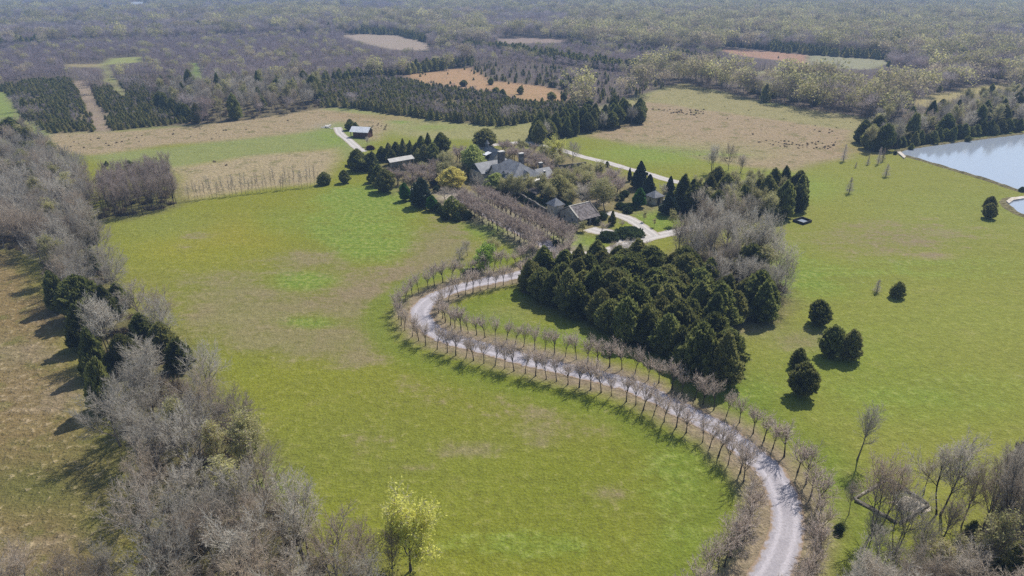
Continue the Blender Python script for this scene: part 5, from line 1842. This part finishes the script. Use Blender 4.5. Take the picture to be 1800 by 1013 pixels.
for x_, pb, pt, wp, lab in ((1124, 331, 284, 30, 'tallest dark glossy magnolia beside the pale lane'), (1140, 344, 307, 26, 'dark magnolia behind the green cone tree'), (1106, 319, 295, 9, 'narrow dark magnolia against the tall one'), (1177, 338, 310, 17, 'slim dark magnolia at the lane by the evergreen clump'), (1175, 377, 335, 34, 'silvery magnolia next to the pavilion')):
    at('magnolia', x_, pb, pt, wp, lab)
at('bare_spread', 1166, 350, 322, 22, 'small bare tree behind the silvery magnolia')
for x_, pb, pt, wp, lab in ((1131, 390, 372, 9, 'slim young tree on the small lawn nearest the hedge'), (1150, 399, 383, 8, 'smallest young tree on the small lawn'), (1184, 398, 370, 22, 'fuller young tree at the lane end of the small lawn')):
    at('young', x_, pb, pt, wp, lab)
at('juniper', 1069, 421, 409, 34, 'small dark oval juniper bed inside the gravel ring', None)
at('juniper', 1105, 414, 402, 48, 'large dark oval juniper bed inside the gravel ring', None)
at('vase', 1056, 412, 389, 28, 'pale fan shaped bare tree on the gravel forecourt', None, 'bare_tree')
at('vase', 1092, 402, 387, 16, 'little bare tree on the dry grass by the branch lane', None, 'bare_tree')
at('bush', 1006, 405, 392, 20, 'rounded dark shrub at the gable end of the cottage')
at('young', 1024, 408, 390, 20, 'leafy little tree in front of the cottage porch')
at('cedar', 1076, 396, 371, 16, 'narrow dark fir at the forecourt edge')
at('bush', 1060, 385, 374, 16, 'dark shrub beside the cottage door')
at('bush', 1050, 395, 386, 12, 'small shrub at the corner of the cottage porch')
at('bush', 978, 432, 422, 12, 'small dark shrub at the drive fork')
at('bush', 992, 437, 430, 20, 'low grey-green shrub at the drive fork')
at('bare_spread', 1112, 446, 418, 62, 'pale spreading bare tree over the entry lane')
at('bare_spread', 1078, 452, 424, 34, 'pale bare tree at the tip of the cedar grove')
for i, (x_, pb) in enumerate(((1090, 366), (1098, 368), (1106, 367), (1113, 368), (1104, 374))):
    at('bush', x_, pb, pb - 10, 17, 'clipped dark shrub in the bed below the olive tree', 'dark shrubs in the bed below the olive tree')
for i, (x_, pb) in enumerate(((912, 350), (920, 355), (928, 360), (937, 364), (946, 370), (954, 375), (934, 352), (945, 358), (926, 349), (888, 336), (897, 340), (958, 362), (880, 330))):
    at('bush', x_, pb - 2, pb - 10 - trng.uniform(0, 4), 13, 'dark leafy shrub growing along the stone garden wall', 'shrubs along the garden wall')
for i, (x_, pb) in enumerate(((776, 376), (770, 372), (783, 386), (803, 389), (822, 385), (748, 352), (728, 352), (726, 345))):
    at('bush', x_, pb, pb - 11 - trng.uniform(0, 5), 16, 'dark leafy shrub on the lawn edge of the garden', 'shrubs on the lawn edge of the garden')
for i, (x_, pb) in enumerate(((1000, 366), (1010, 370), (1030, 368), (985, 372), (1042, 372), (996, 356), (1012, 345), (1090, 352), (1098, 345), (958, 345), (975, 335), (1020, 304), (1000, 300))):
    at('bush', x_, pb, pb - 10, 15, 'low dark shrub planted round the back court', 'shrubs round the back court')
# cedars dotting the orange clearing
for x_, pb, pt, wp, lab in ((815, 152, 141, 13, 'round cedar on the orange clearing farthest from the fields'), (863, 149, 137, 12, 'round cedar at the narrow neck of the orange clearing'), (872, 169, 154, 15, 'larger cedar of the pair below the orange clearing'), (884, 173, 157, 13, 'smaller cedar of the pair below the orange clearing'), (915, 166, 152, 11, 'cedar by itself in the scrub below the clearing'),
                            (972, 153, 141, 15, 'round cedar of the twin pair in the scrub'), (991, 156, 142, 14, 'second round cedar of the twin pair in the scrub'), (969, 177, 162, 15, 'cedar under the twin pair'), (991, 177, 163, 13, 'cedar beside the scrub corner'), (1030, 190, 170, 22, 'largest cedar at the corner of the straw field'), (1008, 182, 166, 15, 'cedar just behind the largest corner cedar'), (1040, 177, 165, 10, 'little cedar past the largest corner cedar'), (1080, 180, 167, 14, 'cedar at the track by the straw field')):
    at('cedar_round', x_, pb, pt, wp, lab, 'cedars dotting the scrub and orange clearing')
# belt cedars seen one by one
for x_, pb, pt, wp, lab in ((105, 545, 462, 34, 'narrow dark cedar on the brown field side of the belt'), (150, 560, 470, 62, 'broad dark cedar in the middle of the belt'), (190, 560, 490, 44, 'cedar beside the broad cedar in the belt'), (212, 540, 488, 40, 'cedar at the lawn edge of the belt beyond the notch'), (150, 612, 520, 55, 'drooping dark cedar on the shaded side of the belt'),
                            (172, 660, 560, 50, 'dark cedar below the drooping one in the belt'), (255, 605, 540, 40, 'thin topped cedar at the lawn edge of the belt'), (290, 622, 555, 46, 'olive tinted cedar at the lawn edge of the belt'), (318, 648, 585, 42, 'lower olive cedar at the lawn edge of the belt'), (225, 650, 575, 50, 'sunlit olive cedar inside the belt'),
                            (182, 722, 610, 48, 'tall dark cedar leaning to the brown field'), (435, 812, 728, 36, 'small cedar poking out at the lawn edge of the belt'), (168, 480, 424, 22, 'pointed little cedar above the belt notch'),
                            (30, 262, 196, 60, 'tall dark cedar at the far end of the belt'), (58, 272, 215, 40, 'dark cedar next to the tall one at the far end of the belt'), (75, 280, 238, 22, 'small cedar at the far tip of the belt'), (228, 292, 280, 10, 'small dark cedar top behind the slender grove'), (188, 292, 281, 9, 'tiny dark cedar behind the belt'), (92, 372, 340, 26, 'dark cedar among grey crowns in the upper belt')):
    at('cedar', x_, pb, pb - (pb - pt) * 0.8, wp * 1.1, lab)
at('bud', 226, 348, 314, 22, 'yellow-green tree standing out in the slender grove')
at('bud_light', 110, 300, 262, 44, 'pale yellow-green tree in the upper belt')
at('bud_light', 40, 330, 278, 50, 'yellowish budding tree on the outer side of the upper belt')
at('bud_light', 70, 350, 312, 48, 'greenish budding tree in the middle of the upper belt')
at('bud_light', 150, 322, 288, 40, 'greenish budding tree just behind the slender grove')
at('bud_light', 420, 905, 800, 80, 'greenish budding tree among grey crowns in the lower belt')
at('bud_light', 395, 850, 748, 70, 'yellowish tree in the middle of the lower belt')
at('bud_light', 330, 790, 690, 64, 'olive tinted tree among the grey belt crowns')

# --- plots
def ch_belt(x, y):
    u_ = trng.uniform()
    sc_ = trng.uniform(0.85, 1.15)
    far = y > 150
    if u_ < 0.50:
        return 'bare_spread', 11.0 * sc_, 8.6 * sc_
    if u_ < 0.66:
        return 'bare_pale', 11.2 * sc_, 8.2 * sc_
    if u_ < 0.84:
        return 'bare_forked', 11.5 * sc_, 8.0 * sc_
    if y < 125:
        return ('bud_light' if u_ > 0.975 else 'bare_pale'), 10.8 * sc_, 7.6 * sc_
    if u_ < 0.93:
        return 'bud_light', 10.5 * sc_, 7.0 * sc_
    return 'cedar', 7.0 * sc_, 4.6 * sc_


BELT_CEDARS = [p for p in PLANTS if p['kind'] == 'cedar' and p['x'] < -35 and 85 < p['y'] < 170]
for p in BELT_CEDARS:
    qx, qy = to_px(p['x'], p['y'])
    p['qx'], p['qy'], p['qw'] = float(qx), float(qy), p['w'] * FPX / depth(p['y'])
fill('belt', BELT, 4.5, ch_belt, 'trees of the long belt beside the brown field')
fill('slender', GROVE_NW, 2.35, lambda x, y: ('slim', trng.uniform(9.5, 12), trng.uniform(3.4, 4.8)), 'slender trees of the grove in the lawn corner')


def ch_cedar(x, y):
    sc_ = trng.uniform(0.82, 1.2)
    return 'cedar', 7.0 * sc_ * (1.12 if y < 135 else 1.0), 6.1 * trng.uniform(0.8, 1.2) * sc_


at('cedar', 1268, 676, 585, 62, 'great dark cedar at the lowest tip of the grove')
at('cedar', 1228, 664, 570, 66, 'great dark cedar next to the lowest tip of the grove')
at('cedar', 1018, 476, 430, 30, 'sharp spired cedar rising at the top of the grove')
fill('grove', CEDAR_GROVE, 3.6, ch_cedar, 'cedars of the grove inside the drive curve')
fill('greys', BARE_GROVE, 4.1, lambda x, y: (('bare_spread', 'bare_upright', 'bare_spread', 'bud_light', 'cedar')[int(trng.choice(5, p=(0.50, 0.25, 0.1, 0.1, 0.05)))], trng.uniform(11, 15) * (0.72 if y < 150 else 1.0), trng.uniform(6.5, 9)), 'bare trees behind the cedar grove')
fill('clump', EVER_NE, 4.2, lambda x, y: (('cedar', 'bud_light', 'bare_spread', 'bud_olive')[int(trng.choice(4, p=(0.6, 0.16, 0.12, 0.12)))], trng.uniform(8, 11), trng.uniform(5.0, 7.0)), 'trees of the evergreen clump above the meadow trough')
GARDEN = [(868, 330), (905, 338), (940, 340), (972, 330), (1000, 318), (1040, 312), (1085, 330), (1100, 352), (1060, 362), (1000, 368), (965, 362), (930, 350), (890, 344)]
fill('garden', GARDEN, 4.6, lambda x, y: (('bud_olive', 'myrtle', 'bud_olive', 'live_oak', 'bud')[int(trng.choice(5, p=(0.35, 0.35, 0.12, 0.12, 0.06)))], trng.uniform(5.0, 8.0), trng.uniform(5.0, 7.6)), 'garden trees round the mansion', 0.5)
fill('garden', [(690, 322), (740, 300), (800, 296), (835, 280), (850, 300), (820, 322), (770, 345), (720, 345)], 5.6, lambda x, y: (('bud_olive', 'myrtle', 'bud_light')[int(trng.choice(3, p=(0.35, 0.45, 0.2)))], trng.uniform(4.5, 7.0), trng.uniform(4.5, 6.5)), 'garden trees round the mansion', 0.6)
fill('garden', [(885, 262), (940, 264), (985, 290), (960, 312), (930, 300), (890, 280)], 5.4, lambda x, y: (('myrtle', 'bud_light', 'bud_olive')[int(trng.choice(3, p=(0.5, 0.15, 0.35)))], trng.uniform(4.5, 6.5), trng.uniform(5, 6.5)), 'garden trees round the mansion', 0.6)
fill('hedgerow', HEDGEROW, 4.4, lambda x, y: (('cedar', 'bare_spread')[int(trng.uniform() < 0.18)], trng.uniform(7.5, 10.5), trng.uniform(5.0, 6.5)), 'trees of the evergreen hedgerow behind the mansion')
fill('north', WOOD_NORTH, 6.6, lambda x, y: (('bare_upright', 'bud_light', 'cedar', 'bare_spread')[int(trng.choice(4, p=(0.45, 0.2, 0.1, 0.25)))], trng.uniform(10, 14), trng.uniform(5.5, 8)), 'trees of the wood between the young cedar blocks')
fill('pond', POND_WOOD, 6.2, lambda x, y: (('bare_upright', 'bud_light', 'cedar', 'bare_spread')[int(trng.choice(4, p=(0.38, 0.32, 0.12, 0.18)))], trng.uniform(8, 12), trng.uniform(5.5, 7.5)), 'trees of the wood along the far pond bank')
for x_, pb in ((284, 190), (292, 194), (305, 200), (322, 207), (330, 212), (356, 211), (348, 217)):
    at('cedar', x_, pb, pb - 26 - trng.uniform(0, 10), 18, None, 'trees of the wood between the young cedar blocks')
    PLANTS[-1]['area'] = 'north'
for i in range(26):
    u_ = i / 25
    x_ = 1530 + 270 * u_
    pb = 266 - 36 * u_ + trng.uniform(-3, 2)
    at('cedar', x_, pb, pb - 17 - trng.uniform(0, 9), 17, None, 'trees of the wood along the far pond bank')
    PLANTS[-1]['area'] = 'pond'
for x_, pb, pt, wp in ((1515, 252, 212, 30), (1528, 262, 220, 30), (1540, 266, 230, 24)):
    at('cedar', x_, pb, pt, wp, None, 'trees of the wood along the far pond bank')
    PLANTS[-1]['area'] = 'pond'
fill('corner', CORNER_SE, 4.4, lambda x, y: (('bare_forked', 'bare_spread', 'bare_pale')[int(trng.integers(3))], trng.uniform(8.5, 12), trng.uniform(7, 9.5)), 'bare trees of the corner grove by the ruin')
for x_, pb, hp, wp in ((60, 1075, 110, 120), (150, 1085, 120, 130), (215, 1065, 110, 90), (10, 1095, 110, 120), (120, 1050, 70, 90)):
    at('bare_pale', x_, pb, pb - hp, wp, None, 'bare trees at the foot of the brown field')
    PLANTS[-1]['area'] = 'foot'
for i in range(16):
    x_, pb = trng.uniform(1500, 1720), trng.uniform(1030, 1100)
    at('bare_pale', x_, pb, pb - trng.uniform(62, 85), trng.uniform(70, 100), None, 'bare trees of the corner grove by the ruin')
    PLANTS[-1]['area'] = 'corner'
for i, (x_, pb, hp, wp, kd) in enumerate(((1745, 960, 150, 90, 'bare_spread'), (1790, 930, 140, 90, 'bare_spread'), (1820, 960, 160, 100, 'bare_forked'), (1775, 1010, 140, 100, 'bare_spread'), (1700, 1040, 140, 100, 'bud_light'), (1830, 1030, 170, 110, 'bud_light'), (1840, 880, 110, 80, 'cedar'), (1760, 1060, 100, 90, 'cedar'), (1700, 985, 60, 50, 'cedar'))):
    at(kd, x_, pb, pb - hp, wp, None, 'bare trees of the corner grove by the ruin')
    PLANTS[-1]['area'] = 'corner'
for x_, pb, hp, wp, kd in ((1540, 1000, 80, 60, 'bare_pale'), (1612, 985, 84, 60, 'bare_spread'), (1650, 960, 90, 70, 'bare_upright'), (1560, 905, 60, 40, 'bare_upright'), (1690, 925, 120, 70, 'bare_spread'), (1520, 965, 70, 44, 'bare_upright'), (1745, 900, 130, 80, 'bare_upright'), (1640, 1010, 70, 80, 'bud_light')):
    at(kd, x_, pb, pb - hp, wp, None, 'bare trees of the corner grove by the ruin')
    PLANTS[-1]['area'] = 'corner'
# thin line of saplings at the edge of the lawn
for i in range(34):
    u_ = (i + trng.uniform(-0.3, 0.3)) / 33
    x_, pb = 334 + 226 * u_, 352 - 26 * u_
    at('sapling', x_, pb, pb - trng.uniform(26, 44), trng.uniform(8, 13), 'thin bare sapling, %s in the line between lawn and straw field' % nth(i + 1), 'saplings in the line between lawn and straw field')

# --- labels for the trees of the plots
AREA = dict(belt=('on the lawn edge of the long belt', 'inside the long belt beside the brown field'), slender=('at the front of the slender grove', 'inside the slender grove in the lawn corner'), grove=('on the near edge of the cedar grove', 'inside the cedar grove within the drive curve'),
            greys=('fronting the grey trees behind the cedars', 'among the grey trees behind the cedar grove'), clump=('at the front of the evergreen clump', 'inside the evergreen clump above the meadow trough'), hedgerow=('at the front of the hedgerow', 'inside the hedgerow behind the mansion'),
            north=('at the front of the wood between cedar blocks', 'inside the wood between the young cedar blocks'), pond=('at the front of the pond wood', 'inside the wood along the far pond bank'), corner=('at the front of the corner grove', 'inside the corner grove by the ruin'),
            garden=('near the mansion garden edge', 'crowded round the mansion garden'),
            foot=('at the foot of the brown field', 'at the foot of the brown field'))
LOOK = dict(live_oak='round olive evergreen oak', myrtle='fan shaped bare tree', bare_spread='grey bare tree', bare_pale='pale bare tree', bare_upright='slim bare tree', slim='slim dark-stemmed bare tree', bare_forked='dark-stemmed bare tree', bud_light='olive budding tree', bud_olive='leafy olive tree', cedar='dark cedar', bud='yellow-green tree')
for p in PLANTS:
    p['px'], p['py'] = (float(q) for q in to_px(p['x'], p['y']))
    p['wp'] = p['w'] * FPX / depth(p['y'])
for area, (edge, inner) in AREA.items():
    mem = [p for p in PLANTS if p['area'] == area and p['label'] is None]
    for kind in sorted({p['kind'] for p in mem}):
        mine = [p for p in mem if p['kind'] == kind]
        fr, rest = [], []
        for p in mine:
            if area == 'belt':
                hid = sdist(GP(BELT), np.array([p['x']]), np.array([p['y']]))[0] > 4.2 or p['px'] < 150 + (p['py'] - 330) * 0.42
            else:
                hid = any(q is not p and abs(q['px'] - p['px']) < 0.62 * q['wp'] and 0 < q['py'] - p['py'] < 70 for q in mem)
            (rest if hid else fr).append(p)
        fr.sort(key=lambda p: p['px'])
        frm = 'from its far end' if area == 'belt' else ('from the bend' if area == 'grove' else 'towards the pond' if area in ('north', 'hedgerow', 'clump') else 'from the lawn')
        for i, p in enumerate(fr):
            p['label'] = '%s %s, %s %s' % (LOOK[kind], edge, nth(i + 1), frm) if len(fr) > 1 else 'only %s %s' % (LOOK[kind], edge)
        if rest:
            hs = np.median([p['h'] for p in rest])
            for p in rest:
                p['label'] = '%s %s %s' % ('tall' if p['h'] > hs else 'low', LOOK[kind], inner)

cnt = {}
for p in PLANTS:
    nm, cat = NAME[p['kind']]
    if p['kind'] in ('bare_upright', 'slim'):
        nm = 'slender_tree'
    if p['name']:
        nm = p['name']
    elif p['area'] and p['kind'] == 'myrtle':
        nm = 'bare_tree'
    parts, (H_, W_) = ASSETS[p['kind']][int(trng.integers(len(ASSETS[p['kind']])))]
    sw, shh = p['w'] / W_, p['h'] / H_
    root = empty(nm, (p['x'], p['y'], 0), trng.uniform(0, 6.283), (sw, sw, shh))
    tag(root, p['label'], cat, p['group'])
    if len(parts) == 1:
        link('foliage', parts[0][1], root)
        stem_ = None
    else:
        for pn, me in parts:
            link(pn, me, root)
    cnt[nm] = cnt.get(nm, 0) + 1
import sys
print('PLANTS', len(PLANTS), cnt, file=sys.stderr)
